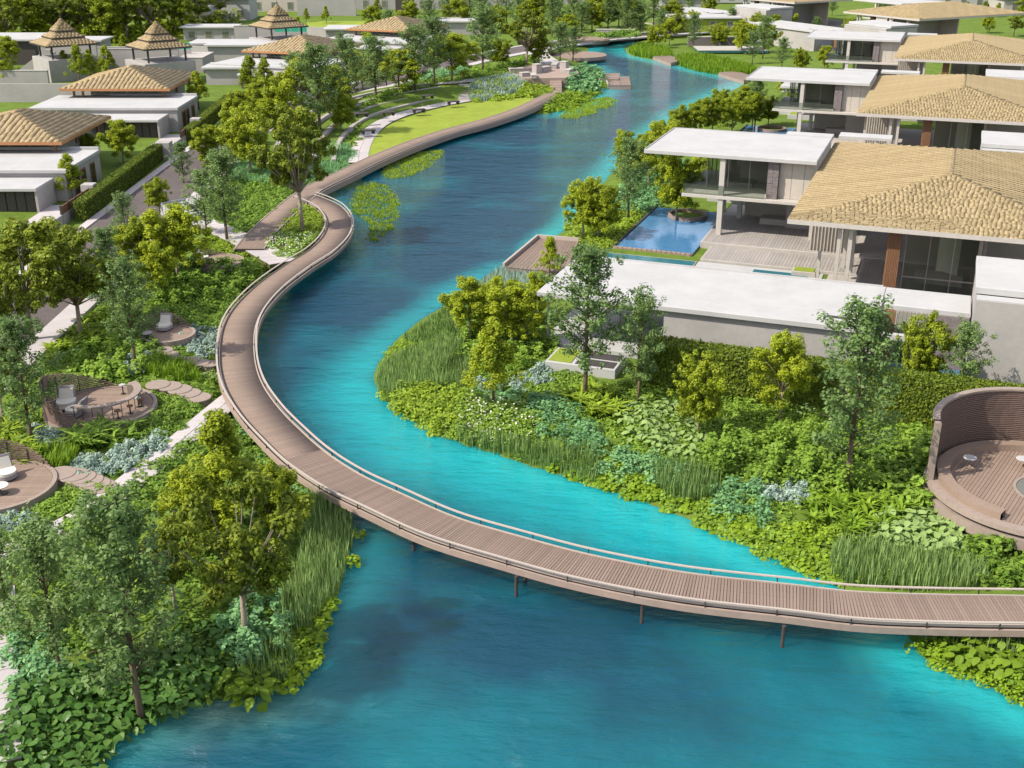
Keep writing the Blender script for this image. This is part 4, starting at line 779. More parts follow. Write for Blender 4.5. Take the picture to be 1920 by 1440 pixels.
# ------------------------------------------------------------------ planting
def inpoly(poly, n, rg):
    poly = np.asarray(poly)[:, :2]; lo, hi = poly.min(0), poly.max(0); out = []; tot = 0
    while tot < n:
        q = lo + rg.random((max(64, 2 * n), 2)) * (hi - lo); q = q[sdf(poly, q[:, 0], q[:, 1]) > 0]; out.append(q); tot += len(q)
        if len(out) > 60: break
    return np.concatenate(out)[:n]
def area(poly):
    p = np.asarray(poly)[:, :2]; x, y = p[:, 0], p[:, 1]; return abs(np.dot(x, np.roll(y, -1)) - np.dot(y, np.roll(x, -1))) / 2
SEED = [100]
def bed(name, label, px, kind, mat, dens=1., size=1., h=None, z=None, flowers=0.):
    """one mass of planting over a plan polygon traced on the ground"""
    SEED[0] += 1; rg = np.random.default_rng(SEED[0]); zz = float(np.mean([gnd(*q) for q in px])) if z is None else z
    poly = spline(atl(px, zz), 3, True)[:, :2]; A = area(poly); Vs = []; Fs = []; Rs = []; base = 0
    def add(V, F, r):
        nonlocal base
        Vs.append(V); Fs.append(F + base); Rs.append(r); base += len(V)
    gzf = (lambda q: gz(q[:, 0], q[:, 1])) if z is None else (lambda q: np.full(len(q), z))
    if kind in ('cover', 'mound', 'lily', 'leafy'):
        rad, hh, per, ls = {'cover': (.45, .36, 46, .19), 'mound': (.75, .75, 80, .2), 'lily': (.40, .2, 40, .19), 'leafy': (.55, .85, 80, .23)}[kind]
        rad *= size; hh = (h or hh); ls *= size; n = int(A * dens * 1.25 / (rad * rad * 1.9)) + 1; q = inpoly(poly, n, rg); n = len(q)
        g = gzf(q); hv = hh * (.55 + .9 * rg.random(n)); cr = rg.random(n)
        k = np.repeat(np.arange(n), per); m = len(k); d = rg.normal(0, 1, (m, 3)); d[:, 2] = np.abs(d[:, 2]) + .05; d /= np.linalg.norm(d, axis=1)[:, None]; rr = .55 + .45 * rg.random(m) ** .5
        if kind == 'leafy': d[:, 2] = rg.random(m) ** .8; hz = np.hypot(d[:, 0], d[:, 1]); d[:, :2] *= (1 - .55 * d[:, 2:3])
        C = np.stack([q[k, 0] + d[:, 0] * rad * rr, q[k, 1] + d[:, 1] * rad * rr, g[k] + d[:, 2] * hv[k] * (rr if kind != 'leafy' else 1) + .03], 1)
        Nn = d * np.array([.8, .8, .8]) + np.array([0, 0, .7]) + rg.normal(0, .38, (m, 3))
        V, F, r = leaves(C, Nn, ls * (.65 + .7 * rg.random(m)), rg, .7 if kind != 'lily' else .9); add(V, F, np.clip(.55 * r + .45 * cr[k] , 0, 1))
    elif kind in ('reed', 'grass', 'fern'):
        if kind == 'reed': n = int(A * dens * 95); q = inpoly(poly, n, rg); H = (h or 1.15) * (.35 + .75 * rg.random(len(q))); lean = .16; w0 = .042 * size
        elif kind == 'grass':
            n = int(A * dens * 5) + 1; q0 = inpoly(poly, n, rg); q = np.repeat(q0, 18, 0) + rg.normal(0, .12 * size, (len(q0) * 18, 2)); H = (h or .65) * (.6 + .6 * rg.random(len(q))); lean = .5; w0 = .05 * size
        else:
            n = int(A * dens * 1.2) + 1; q0 = inpoly(poly, n, rg); q = np.repeat(q0, 14, 0); H = (h or .9) * (.7 + .5 * rg.random(len(q))); lean = 1.05; w0 = .16 * size
        n = len(q); g = gzf(q); a = rg.random(n) * 2 * math.pi; ln = lean * (.3 + .9 * rg.random(n)); D = np.stack([np.cos(a), np.sin(a)], 1); S = np.stack([-D[:, 1], D[:, 0]], 1)
        pts = []
        for (t_, w, zf) in ((0, .7, 0), (.5, 1., .62), (1., .08, 1.0 if kind != 'fern' else .72)):
            bend = t_ ** 1.6
            for sg in (-1, 1): pts.append(np.stack([q[:, 0] + D[:, 0] * H * ln * bend + S[:, 0] * w0 * w * sg * .5, q[:, 1] + D[:, 1] * H * ln * bend + S[:, 1] * w0 * w * sg * .5, g - .03 + H * zf], 1))
        V = np.stack(pts, 1).reshape(-1, 3); b = np.arange(n)[:, None] * 6; F = np.concatenate([b + np.array([0, 1, 3, 2]), b + np.array([2, 3, 5, 4])]); r = rg.random(n); add(V, F, np.tile(r, 2))
    o = ob(name, npmesh(name, np.concatenate(Vs), np.concatenate(Fs), MT[mat], np.concatenate(Rs)), label=label, cat='plants', kind='stuff')
    if flowers:
        n = int(A * flowers * 8); q = inpoly(poly, n, rg); C = np.stack([q[:, 0], q[:, 1], gzf(q) + (h or .5) * (.75 + .4 * rg.random(len(q)))], 1)
        V, F, r = leaves(C, np.tile([0, -.3, 1.], (len(C), 1)) + rg.normal(0, .3, (len(C), 3)), .12 * size * (.6 + .8 * rg.random(len(C))), rg, .95); ob('blossom', npmesh('blossom', V, F, MT['lW'], r), o, kind='stuff')
    return o
# --- left bank
bed('ground_cover', 'low mixed green carpet filling the left bank between pods and boardwalk', [(60, 700), (150, 600), (300, 545), (400, 460), (500, 490), (500, 512), (425, 600), (412, 720), (300, 850), (60, 1005), (0, 1030), (0, 790)], 'cover', 'lD', .75, .9, .22)
bed('ground_cover', 'low green carpet on the slope between the lane and the promenade', [(385, 425), (380, 360), (470, 260), (600, 225), (668, 235), (668, 300), (560, 372), (462, 456)], 'cover', 'lD', .6, 1.4, .3)
bed('ground_cover', 'low green carpet filling the planted peninsula', [(722, 745), (760, 645), (880, 590), (1050, 660), (1170, 735), (1290, 790), (1500, 800), (1740, 838), (1745, 970), (1800, 1050), (1570, 1085), (1300, 965), (1000, 862), (830, 812)], 'cover', 'lD', .8, 1., .25)
bed('ground_cover', 'shaded mixed ground cover under the foreground trees at lower left', [(0, 1060), (100, 1005), (330, 850), (425, 790), (470, 810), (540, 880), (600, 930), (560, 1050), (500, 1180), (420, 1290), (360, 1290), (200, 1240), (0, 1230)], 'cover', 'lD', .75, 1.15, .5)
bed('ground_cover', 'blue-green leafy cover at the left edge under the first tree', [(0, 1160), (110, 1190), (130, 1290), (60, 1330), (0, 1300)], 'cover', 'lT', 1., 1.1, .5)
bed('ground_cover', 'fresh green cover along the left edge of the boardwalk above the reeds', [(440, 775), (480, 800), (545, 870), (600, 915), (590, 960), (520, 900), (460, 830)], 'cover', 'lT', 1., 1., .5)
bed('shrub_cover', 'pale green leafy shrubs beside the tall foreground tree trunk', [(410, 1190), (470, 1150), (530, 1140), (545, 1180), (510, 1240), (430, 1260)], 'leafy', 'lT', 1.1, 1., .9)
bed('reed_bed', 'tall green reed bed on the left shore beside the bridge', [(585, 905), (635, 930), (662, 985), (655, 1040), (630, 1110), (570, 1180), (515, 1190), (545, 1110), (575, 1020)], 'reed', 'lR', .9, 1.1, 1.25)
bed('reed_bed', 'small reed clump at the left shore near the pale shallows', [(450, 1255), (540, 1215), (560, 1255), (520, 1295), (460, 1295)], 'reed', 'lR', .8, 1.1, 1.1)
bed('lily_patch', 'yellow-green floating leaves along the left shore', [(505, 1240), (570, 1180), (640, 1085), (668, 1000), (672, 1040), (620, 1150), (600, 1215), (555, 1285), (510, 1300)], 'lily', 'lY', 1.1, 1.15, .3, z=.12)
bed('grass_bed', 'bright grass tufts in front of the left edge deck pod', [(55, 850), (120, 840), (150, 865), (130, 880), (70, 885)], 'grass', 'lG', 1.1, 1.2, .9)
bed('ground_cover', 'rich green cover between the largest pod and the pale path', [(225, 815), (290, 770), (330, 750), (370, 760), (355, 785), (270, 845), (200, 850)], 'cover', 'lD', 1.1, .9, .4)
bed('ground_cover', 'green cover below the left edge deck pod', [(0, 975), (70, 960), (115, 920), (190, 915), (150, 950), (60, 1010), (0, 1030)], 'cover', 'lD', 1.1, .9, .4)
bed('fern_bed', 'large fern clumps below the largest deck pod', [(115, 840), (170, 812), (250, 808), (240, 835), (140, 850)], 'fern', 'lD', 1.6, 1.5, 1.2)
bed('fern_bed', 'yellow-green fern bed at the left edge under the trees', [(0, 800), (60, 790), (75, 840), (40, 880), (0, 880)], 'fern', 'lL', 1.4, 1.4, 1.1)
bed('grass_bed', 'bright grass bed between the two flights of round steps', [(265, 690), (330, 682), (372, 688), (370, 712), (300, 712)], 'grass', 'lG', 1.4, 1.2, .8)
bed('ground_cover', 'white-flowered cover beside the boardwalk below the small pod steps', [(372, 690), (408, 688), (412, 715), (375, 718)], 'cover', 'lD', 1.2, .9, .4, flowers=1.)
bed('leafy_shrubs', 'green shrub mass behind the largest deck pod', [(120, 690), (140, 655), (250, 640), (280, 690), (235, 715), (190, 720)], 'leafy', 'lD', 1., 1.1, .8)
bed('fern_bed', 'lime fern drift beside the pavement above the pods', [(85, 690), (105, 650), (150, 610), (230, 590), (250, 630), (140, 665)], 'fern', 'lL', 1.2, 1.4, 1.0)
bed('leafy_shrubs', 'leafy green shrubs left of the small deck pod', [(230, 650), (262, 625), (300, 660), (320, 680), (260, 690)], 'leafy', 'lD', 1.1, .9, .6)
bed('ground_cover', 'broad green cover sloping to the boardwalk above the small deck pod', [(290, 600), (320, 575), (425, 560), (455, 555), (425, 600), (412, 640), (370, 622), (340, 600)], 'cover', 'lD', 1.1, 1., .5)
bed('leafy_shrubs', 'tall green shrubs below the shaded deck pod', [(285, 570), (330, 515), (470, 505), (498, 512), (460, 552), (420, 565), (330, 580)], 'leafy', 'lD', 1., 1.15, 1.0)
bed('ground_cover', 'bright cover beside the pale path and white steps', [(395, 480), (385, 445), (440, 455), (470, 475), (455, 488)], 'cover', 'lL', 1., 1., .5)
bed('ground_cover', 'green cover on the slope left of the straight boardwalk branch', [(395, 420), (410, 385), (470, 330), (560, 330), (590, 345), (540, 385), (490, 430), (460, 455), (425, 440)], 'cover', 'lD', .9, 1.3, .6)
bed('grass_bed', 'silvery meadow grass on the upper slope beside the promenade', [(430, 330), (480, 285), (560, 265), (640, 275), (668, 295), (640, 320), (570, 345), (480, 350)], 'grass', 'lT', .9, 1.6, .7)
bed('ground_cover', 'lush green planting in the teardrop planter', [(563, 386), (596, 399), (606, 416), (598, 438), (560, 445), (520, 440), (540, 410)], 'cover', 'lL', 1.2, .9, .35, z=1.25)
bed('ground_cover', 'white-flowering end of the teardrop planter', [(520, 440), (560, 445), (597, 440), (572, 467), (541, 487), (497, 465)], 'cover', 'lD', 1.2, .9, .4, z=1.25, flowers=1.6)
# --- amphitheatre and upper bank
bed('ground_cover', 'bright lime planting above the lawn between the two stairs', [(890, 165), (950, 150), (1028, 148), (1028, 174), (960, 183), (892, 188)], 'cover', 'lL', 1., 2., .8)
bed('grass_bed', 'pale grass drift left of the lime planting above the lawn', [(888, 178), (895, 158), (950, 148), (985, 150), (960, 166)], 'grass', 'lS', .6, 2.4, .9)
bed('ground_cover', 'dark shrub drift along the top of the terraces', [(645, 205), (700, 180), (760, 165), (850, 160), (858, 164), (780, 176), (700, 200), (650, 222)], 'cover', 'lD', 1., 2., .9)
bed('ground_cover', 'pale green shrubs between the lane and the upper path', [(770, 160), (790, 142), (870, 126), (885, 133), (860, 150)], 'cover', 'lT', 1., 2.2, 1.1)
bed('ground_cover', 'green shrubs left of the brown plaza', [(870, 150), (880, 136), (950, 122), (1000, 112), (1010, 122), (960, 130), (945, 143)], 'cover', 'lD', .9, 2.2, 1.0)
bed('leafy_shrubs', 'green waterside shrubs right of the timber stairs', [(1052, 150), (1085, 140), (1125, 140), (1130, 160), (1100, 178), (1060, 168)], 'leafy', 'lT', 1.1, 2.2, 1.5)
bed('lily_patch', 'yellow-green waterside strip at the end of the promenade', [(1020, 205), (1050, 185), (1100, 175), (1132, 158), (1134, 168), (1100, 192), (1050, 208)], 'cover', 'lY', 1., 1.8, .6)
for (px, lb) in (([(680, 345), (728, 352), (748, 385), (740, 420), (716, 450), (690, 450), (694, 420), (655, 388)], 'crescent patch of green water plants in mid channel near the planter'), ([(718, 328), (735, 302), (812, 282), (830, 290), (790, 322), (745, 336)], 'long patch of green water plants beside the promenade'), ([(1052, 216), (1085, 196), (1140, 183), (1155, 190), (1125, 210), (1075, 224)], 'far patch of green water plants below the jetty')):
    bed('water_plants', lb, px, 'grass', 'lL', .9, 1.6, .24, z=-.04)
# --- right bank peninsula
bed('ground_cover', 'lime leafy cover at the tip of the planted peninsula', [(712, 738), (760, 735), (850, 745), (880, 770), (872, 815), (835, 818), (765, 785), (722, 755)], 'cover', 'lL', 1.2, 1.1, .55)
bed('reed_bed', 'dense dark reeds on the peninsula tip', [(706, 712), (712, 690), (760, 668), (860, 655), (880, 690), (865, 732), (780, 738), (718, 738)], 'reed', 'lR', 1.0, 1.1, .95)
bed('lily_patch', 'yellow-green mat above the reeds on the peninsula tip', [(712, 682), (738, 650), (775, 640), (770, 665), (720, 688)], 'cover', 'lY', 1.1, 1., .25)
bed('reed_bed', 'shaded reeds under the peninsula trees', [(755, 640), (790, 610), (850, 575), (880, 600), (860, 645), (800, 650)], 'reed', 'lR', .8, 1.2, .75)
bed('leafy_shrubs', 'dark shrubs beneath the cluster of yellow-green trees', [(860, 660), (880, 610), (990, 590), (1040, 640), (1020, 680), (880, 690)], 'leafy', 'lD', 1., 1.1, .9)
bed('ground_cover', 'white-flowered cover in the middle of the peninsula', [(860, 790), (880, 755), (1000, 770), (1010, 830), (940, 835), (870, 820)], 'cover', 'lD', 1.1, 1., .5, flowers=1.1)
bed('ground_cover', 'blue-green cover behind the white flowers on the peninsula', [(880, 750), (960, 735), (1075, 760), (1130, 810), (1120, 850), (1010, 830), (1000, 775)], 'cover', 'lT', 1.1, 1.1, .6)
bed('reed_bed', 'fringe of reeds along the peninsula shore', [(855, 825), (870, 815), (950, 835), (1050, 855), (1115, 860), (1118, 908), (1050, 888), (960, 858), (880, 836)], 'reed', 'lR', .8, 1.1, 1.15)
bed('ground_cover', 'frosted green cover sweeping along the right shore', [(1110, 840), (1190, 855), (1290, 880), (1290, 915), (1220, 910), (1120, 890)], 'cover', 'lT', 1.1, 1.1, .6)
bed('fern_bed', 'bright fern drift at the foot of the tall grey-green tree', [(1060, 745), (1150, 735), (1170, 770), (1150, 790), (1090, 775)], 'fern', 'lL', 1.6, 1.4, 1.0)
bed('lily_patch', 'yellow-green mat along the right shore', [(1020, 868), (1120, 885), (1220, 905), (1300, 945), (1420, 985), (1530, 1020), (1568, 1060), (1570, 1096), (1500, 1068), (1400, 1024), (1300, 982), (1200, 940), (1080, 898)], 'lily', 'lY', 1.2, 1.2, .3)
bed('reed_bed', 'square reed clump on the right shore near the silver shrub', [(1222, 905), (1235, 880), (1320, 885), (1350, 915), (1330, 940), (1260, 938)], 'reed', 'lR', 1., 1.1, 1.2)
bed('ground_cover', 'mint cover left of the silver shrub', [(1330, 960), (1345, 920), (1410, 905), (1440, 950), (1430, 990), (1370, 980)], 'cover', 'lT', 1.2, 1., .55)
bed('leafy_shrubs', 'dense upright green shrub bank below the white villa wall', [(1320, 870), (1350, 840), (1460, 830), (1600, 850), (1640, 900), (1600, 935), (1480, 930), (1400, 905), (1340, 905)], 'leafy', 'lD', 1.15, 1.1, 1.25)
bed('leafy_shrubs', 'broad leafy bank between the hedge and the large round deck', [(1640, 850), (1730, 840), (1735, 900), (1760, 980), (1700, 960), (1650, 930)], 'leafy', 'lD', 1.1, 1.5, 1.1)
bed('fern_bed', 'strappy ferns below the tree with the long bare trunk', [(1500, 960), (1560, 935), (1640, 940), (1700, 970), (1660, 1000), (1560, 1010)], 'fern', 'lG', 1.6, 1.2, .9)
bed('reed_bed', 'wide dark reed bed behind the bridge on the right', [(1565, 1085), (1562, 1040), (1600, 1025), (1720, 1045), (1820, 1060), (1850, 1105), (1700, 1110)], 'reed', 'lR', 1.1, 1.1, 1.15)
bed('leafy_shrubs', 'green shrubs below the large round deck by the bridge', [(1790, 1050), (1830, 1015), (1920, 1030), (1990, 1040), (1990, 1110), (1850, 1105)], 'leafy', 'lD', 1.1, 1.1, .8)
bed('lily_patch', 'yellow-green mat in front of the pale large-leaved plants', [(1450, 1000), (1560, 985), (1640, 1000), (1660, 1030), (1570, 1030), (1500, 1020)], 'cover', 'lY', 1.1, 1.1, .35)
bed('ground_cover', 'low green carpet between the hedge and the shrub bank', [(1150, 735), (1215, 722), (1300, 742), (1500, 765), (1740, 805), (1745, 870), (1480, 860), (1330, 880), (1200, 850)], 'cover', 'lD', 1.0, 1.0, .4)
bed('lily_patch', 'lime shrubs on the near right shore below the bridge', [(1715, 1215), (1760, 1200), (1850, 1235), (1930, 1260), (1990, 1290), (1990, 1360), (1925, 1325), (1860, 1285), (1800, 1255), (1745, 1240)], 'mound', 'lY', .9, .8, .5)
bed('reed_bed', 'shaded reeds below the bridge at the right edge', [(1730, 1205), (1750, 1190), (1960, 1195), (1960, 1240), (1850, 1235)], 'reed', 'lR', .8, 1.1, 1.0)
bed('lily_patch', 'lime leafy fringe along the near right waterline below the bridge', [(1712, 1212), (1745, 1226), (1805, 1244), (1862, 1272), (1925, 1304), (1990, 1345), (1990, 1368), (1925, 1330), (1862, 1296), (1805, 1266), (1745, 1246)], 'cover', 'lY', 1.2, .9, .35)
# --- upper right bank
bed('reed_bed', 'sunny reed bed on the far bank left of the timber landing', [(1180, 94), (1205, 89), (1250, 95), (1260, 106), (1235, 110), (1190, 103)], 'reed', 'lG', .25, 3.5, 1.2)
bed('reed_bed', 'sunny reed bed on the far bank right of the timber landing', [(1265, 116), (1290, 108), (1340, 112), (1405, 128), (1415, 140), (1350, 138), (1300, 130)], 'reed', 'lG', .25, 3.5, 1.3)
bed('ground_cover', 'bright grassy planting beside the pair of small trees', [(1060, 430), (1090, 400), (1160, 385), (1200, 400), (1170, 440), (1150, 465), (1100, 470)], 'cover', 'lL', .8, 1.3, .4)
bed('ground_cover', 'green planting along the pool edge under the bank trees', [(1130, 390), (1180, 330), (1260, 290), (1290, 330), (1240, 385), (1190, 400)], 'cover', 'lT', .9, 1.6, .6)
bed('reed_bed', 'grey-green grasses beside the dock and white roof', [(900, 535), (940, 505), (1000, 500), (1010, 530), (960, 560), (900, 560)], 'reed', 'lS', .5, 1.2, .8)
bed('ground_cover', 'green hanging plants along the far lake wall', [(1118, 66), (1190, 63), (1192, 69), (1120, 72)], 'cover', 'lD', 1., 3., 1.2, z=2.2)

# ------------------------------------------------------------------ trees
def ellip(rg, n, p=.45):
    d = rg.normal(0, 1, (n, 3)); d /= np.linalg.norm(d, axis=1)[:, None]; return d * (rg.random(n) ** p)[:, None]
def tree_meshes(kind, seed):
    """a 10 m tree: trunk with limbs, and a crown of leaves gathered in clumps"""
    rg = np.random.default_rng(seed); tb = MB(); cl = []; cr = []; per = 100; ls = .25; flat = 1.
    if kind == 'round':
        nl = 24; d = ellip(rg, nl, .33); c = d * np.array([2.2, 2.2, 3.4]) + np.array([0, 0, 5.5]); c[:, :2] *= (1.08 - .07 * (c[:, 2:3] - 5)); li = np.repeat(np.arange(nl), 7); n = len(li); cl = c[li] + ellip(rg, n, .5) * (.95 + .6 * rg.random(nl))[li][:, None] * np.array([1.05, 1.05, .95]); cr = .28 + .42 * rg.random(n) ** 1.5; per = 105; ls = .235
        tb.cyl((0, 0, -.3), (.05, .03, 3.0), .15, .11); tb.cyl((.05, .03, 3.0), (0, .05, 7.5), .11, .03)
    elif kind == 'cone':
        n = 80; t = rg.random(n) ** .75; zc = 2.3 + 7.0 * t; rr = (2.5 * (1 - t) ** .8 + .25) * rg.random(n) ** .4; a = rg.random(n) * 6.283; cl = np.stack([rr * np.cos(a), rr * np.sin(a), zc], 1); cr = .62 - .25 * t + .2 * rg.random(n); per = 95; ls = .27
        tb.cyl((0, 0, -.3), (0, 0, 2.6), .15, .12); tb.cyl((0, 0, 2.6), (0, 0, 8.5), .12, .03)
    elif kind == 'broad':
        nl = 24; d = ellip(rg, nl, .3); d[:, 2] = np.where(d[:, 2] < 0, d[:, 2] * .7, d[:, 2]); c = d * np.array([3.5, 3.5, 3.3]) + np.array([0, 0, 6.0]); li = np.repeat(np.arange(nl), 7); n = len(li); cl = c[li] + ellip(rg, n, .5) * (.8 + .5 * rg.random(nl))[li][:, None] * np.array([1.15, 1.15, .6]); cr = .3 + .28 * rg.random(n); per = 80; ls = .26; flat = .75
        tb.cyl((0, 0, -.3), (.1, 0, 3.2), .2, .15)
    elif kind == 'airy':
        nb = 46; zs = np.linspace(2.3, 9.2, nb) + rg.normal(0, .15, nb)
        tb.cyl((0, 0, -.3), (.04, -.03, 3.0), .14, .11); tb.cyl((.04, -.03, 3.0), (0, .04, 9.6), .11, .025)
        C = []; Rr = []
        for i, z in enumerate(zs):
            f = (z - 2.3) / 6.9; L = (2.45 * math.sin(math.pi * (.16 + .78 * f)) ** .8 + .45) * (.6 + .65 * rg.random()); a = i * 2.4 + rg.normal(0, .3); el = R(33 + 30 * f + rg.normal(0, 8))
            p0 = Vector((0, 0, z)); p1 = p0 + Vector((math.cos(a) * math.cos(el), math.sin(a) * math.cos(el), math.sin(el) * .95)) * L; tb.cyl(p0, p1, .035, .008, 5)
            for k in range(6):
                q = .3 + .75 * k / 5; C.append(tuple(p0.lerp(p1, q) + Vector(rg.normal(0, .16, 3)))); Rr.append(.26 + .16 * rg.random())
        for k in range(8): C.append((rg.normal(0, .2), rg.normal(0, .2), 9.3 + .5 * rg.random())); Rr.append(.25)
        cl = np.array(C); cr = np.array(Rr); per = 27; ls = .19
    if kind in ('round', 'cone', 'broad'):
        for i in range(0, len(cl), 7 if kind != 'broad' else 6):
            z0 = (3.0 if kind == 'broad' else 2.4 + .45 * max(0, cl[i, 2] - 3)); tb.cyl((.05, .02, z0), tuple(cl[i]), .06 if kind != 'broad' else .09, .015, 5)
    n = len(cl); per_i = np.maximum(8, (per * (cr / np.mean(cr)) ** 2).astype(int)); k = np.repeat(np.arange(n), per_i); m = len(k)
    d = ellip(rg, m, .4); C = cl[k] + d * cr[k][:, None] * np.array([1, 1, flat]); Nn = d * 1.0 + np.array([0, 0, .55]) + rg.normal(0, .35, (m, 3)); cv = rg.random(n)
    V, F, r = leaves(C, Nn, ls * (.65 + .7 * rg.random(m)), rg, .6)
    return tb, (V, F, np.clip(.6 * r + .4 * cv[k], 0, 1))
TREE = {}
for kd, mats, nv in (('round', ('barkp', 'lA'), 3), ('cone', ('bark', 'lA'), 2), ('airy', ('bark', 'lB'), 3), ('broad', ('barkp', 'lC'), 3)):
    TREE[kd] = []
    for i in range(nv):
        tb, (V, F, r) = tree_meshes(kd, 40 + i * 7 + len(kd)); TREE[kd].append((tb.mesh('trunk', MT[mats[0]], True), npmesh('crown', V, F, MT[mats[1]], r)))
NAMES = {'round': 'round_tree', 'cone': 'conical_tree', 'airy': 'airy_tree', 'broad': 'spreading_tree'}
CNT = [0]
def tree(px, py, ty, kind, label, wf=1.0, group=None, z=None):
    CNT[0] += 1; zz = gnd(px, py) if z is None else z; b = at(px, py, zz)
    dy = (720 - ty) / FPX; t_ = b.y / (_c + dy * _s); top = CAMZ + t_ * (-_s + dy * _c); h = max(2.5, top - zz)
    tm, cm = TREE[kind][CNT[0] % len(TREE[kind])]; o = thing(NAMES[kind], label, 'tree', (b.x, b.y, zz), (CNT[0] * 2.399) % 6.283, group)
    s = h / 10.; o.scale = (s * wf, s * wf, s); ob('trunk', tm, o); ob('crown', cm, o); return o
# left foreground
tree(114, 1268, 985, 'airy', 'grey-green tree with dark thin trunk at the lower left edge', 1.15)
tree(267, 1357, 945, 'airy', 'tall grey-green tree whose pinkish trunk stands at the waterline', 1.15)
tree(462, 1215, 865, 'broad', 'tall dense spreading tree beside the reed bed left of the bridge', .82)
tree(425, 985, 762, 'cone', 'yellow-green conical tree between the pale path and the boardwalk', 1.2)
tree(385, 1040, 850, 'round', 'low yellow-green tree behind the tall spreading foreground tree', 1.25)
tree(520, 1010, 850, 'round', 'yellow-green tree crown touching the reeds beside the bridge', 1.05)
tree(62, 640, 385, 'broad', 'large dark spreading tree with forked trunk at the left edge', 1.2)
tree(152, 638, 415, 'broad', 'dark tree leaning over the pavement beside the large spreading tree', 1.0)
tree(255, 692, 490, 'airy', 'slim grey-green tree between the small pod and the largest pod', 1.1)
tree(62, 835, 600, 'airy', 'dark airy tree in front of the largest deck pod', 1.15)
tree(8, 800, 590, 'broad', 'dark tree crown cut by the left edge above the deck pods', .7)
tree(427, 458, 285, 'airy', 'grey-green tree beside the pale path at the white steps', 1.35)
tree(388, 445, 320, 'airy', 'small grey-green tree left of the white garden steps', 1.3)
tree(335, 527, 368, 'round', 'yellow-green multi-stem tree above the shaded deck pod', 1.35)
tree(270, 520, 385, 'round', 'round green tree beside the lane above the deck pods', 1.3)
tree(300, 560, 440, 'round', 'low round tree in front of the multi-stem tree', 1.2)
tree(568, 436, 178, 'broad', 'tall spreading tree growing from the teardrop planter', .82, z=1.25)
tree(470, 330, 170, 'round', 'yellow-green tree left of the planter tree above the slope', 1.1)
tree(430, 290, 225, 'airy', 'small grey-green tree behind the planter tree by the lane', 1.5)
tree(525, 265, 130, 'round', 'green tree behind the planter tree crown', 1.25)
tree(600, 255, 88, 'airy', 'large grey-green tree at the left end of the terraces', 1.45)
tree(570, 225, 95, 'round', 'green tree behind the large grey-green tree by the lane', 1.3)
tree(655, 215, 75, 'airy', 'grey-green tree above the topmost terrace', 1.35)
tree(640, 250, 160, 'round', 'low yellow-green tree beside the terrace ends', 1.2)
tree(500, 190, 105, 'cone', 'left conical tree in front of the white flat roofs', 1.2)
tree(472, 185, 100, 'cone', 'second conical tree in front of the white flat roofs', 1.2)
for (x, y, ty, k, w, lb) in ((705, 192, 72, 'airy', 1.35, 'first'), (748, 175, 82, 'round', 1.4, 'second'), (778, 170, 50, 'airy', 1.3, 'third'), (815, 160, 35, 'airy', 1.2, 'fourth'), (847, 152, 52, 'round', 1.4, 'fifth'), (905, 138, 10, 'airy', 1.15, 'sixth'), (938, 128, 62, 'round', 1.2, 'seventh'), (987, 125, 8, 'broad', 1.0, 'eighth'), (1010, 123, 60, 'round', 1.2, 'ninth'), (1050, 118, 45, 'airy', 1.3, 'tenth'), (1074, 116, 50, 'airy', 1.3, 'eleventh')):
    tree(x, y, ty, k, lb + ' tree from the left in the row above the lawn', w * 1.22, 'tree row above the lawn')
for (x, y, ty, k, lb) in ((1035, 70, -5, 'airy', 'far tree left of the lake end'), (1075, 62, -20, 'airy', 'tall far tree at the lake end wall'), (1125, 52, -25, 'round', 'far yellow-green tree behind the lake wall'), (1160, 50, -20, 'round', 'second far yellow-green tree behind the lake wall'), (1175, 72, -10, 'airy', 'far grey-green tree at the right end of the lake wall'), (1200, 70, 0, 'airy', 'second far grey-green tree at the right end of the lake wall'), (880, 45, -20, 'airy', 'far grey-green tree above the tree row'), (840, 50, -15, 'airy', 'far tree above the white wing roof'), (950, 50, -25, 'airy', 'far tall tree behind the big round tree')):
    tree(x, y, ty, k, lb, 1.3, 'far trees round the lake end')
for (x, y, ty, k, w, lb) in ((560, 300, 190, 'round', 1.2, 'yellow-green tree behind the planter tree trunk'), (500, 235, 130, 'round', 1.3, 'yellow-green tree between hedge and planter tree'), (620, 225, 110, 'round', 1.3, 'green tree beside the top of the terraces'), (555, 190, 100, 'airy', 1.4, 'grey-green lane tree in front of the third brown roof'), (680, 170, 80, 'round', 1.3, 'lane tree before the third garden villa'), (450, 255, 160, 'round', 1.2, 'lane tree at the second hedge end'), (725, 165, 90, 'round', 1.2, 'small lane tree right of the third garden villa'), (120, 560, 400, 'broad', .9, 'dark tree over the lane beside the large left tree'), (215, 600, 430, 'airy', 1.1, 'airy tree by the pavement above the small pod'), (20, 700, 470, 'broad', .8, 'dense dark tree below the lane at the left edge'), (330, 1150, 950, 'broad', .8, 'shaded tree between the two grey-green foreground trees'), (20, 1180, 1000, 'airy', 1.1, 'grey-green tree crown at the left edge below the path')):
    tree(x, y, ty, k, lb, w)
k = 0
ORD = ['first', 'second', 'third', 'fourth', 'fifth', 'sixth', 'seventh', 'eighth', 'ninth', 'tenth', 'eleventh', 'twelfth', 'thirteenth', 'fourteenth', 'fifteenth', 'sixteenth', 'seventeenth', 'eighteenth', 'nineteenth', 'twentieth']
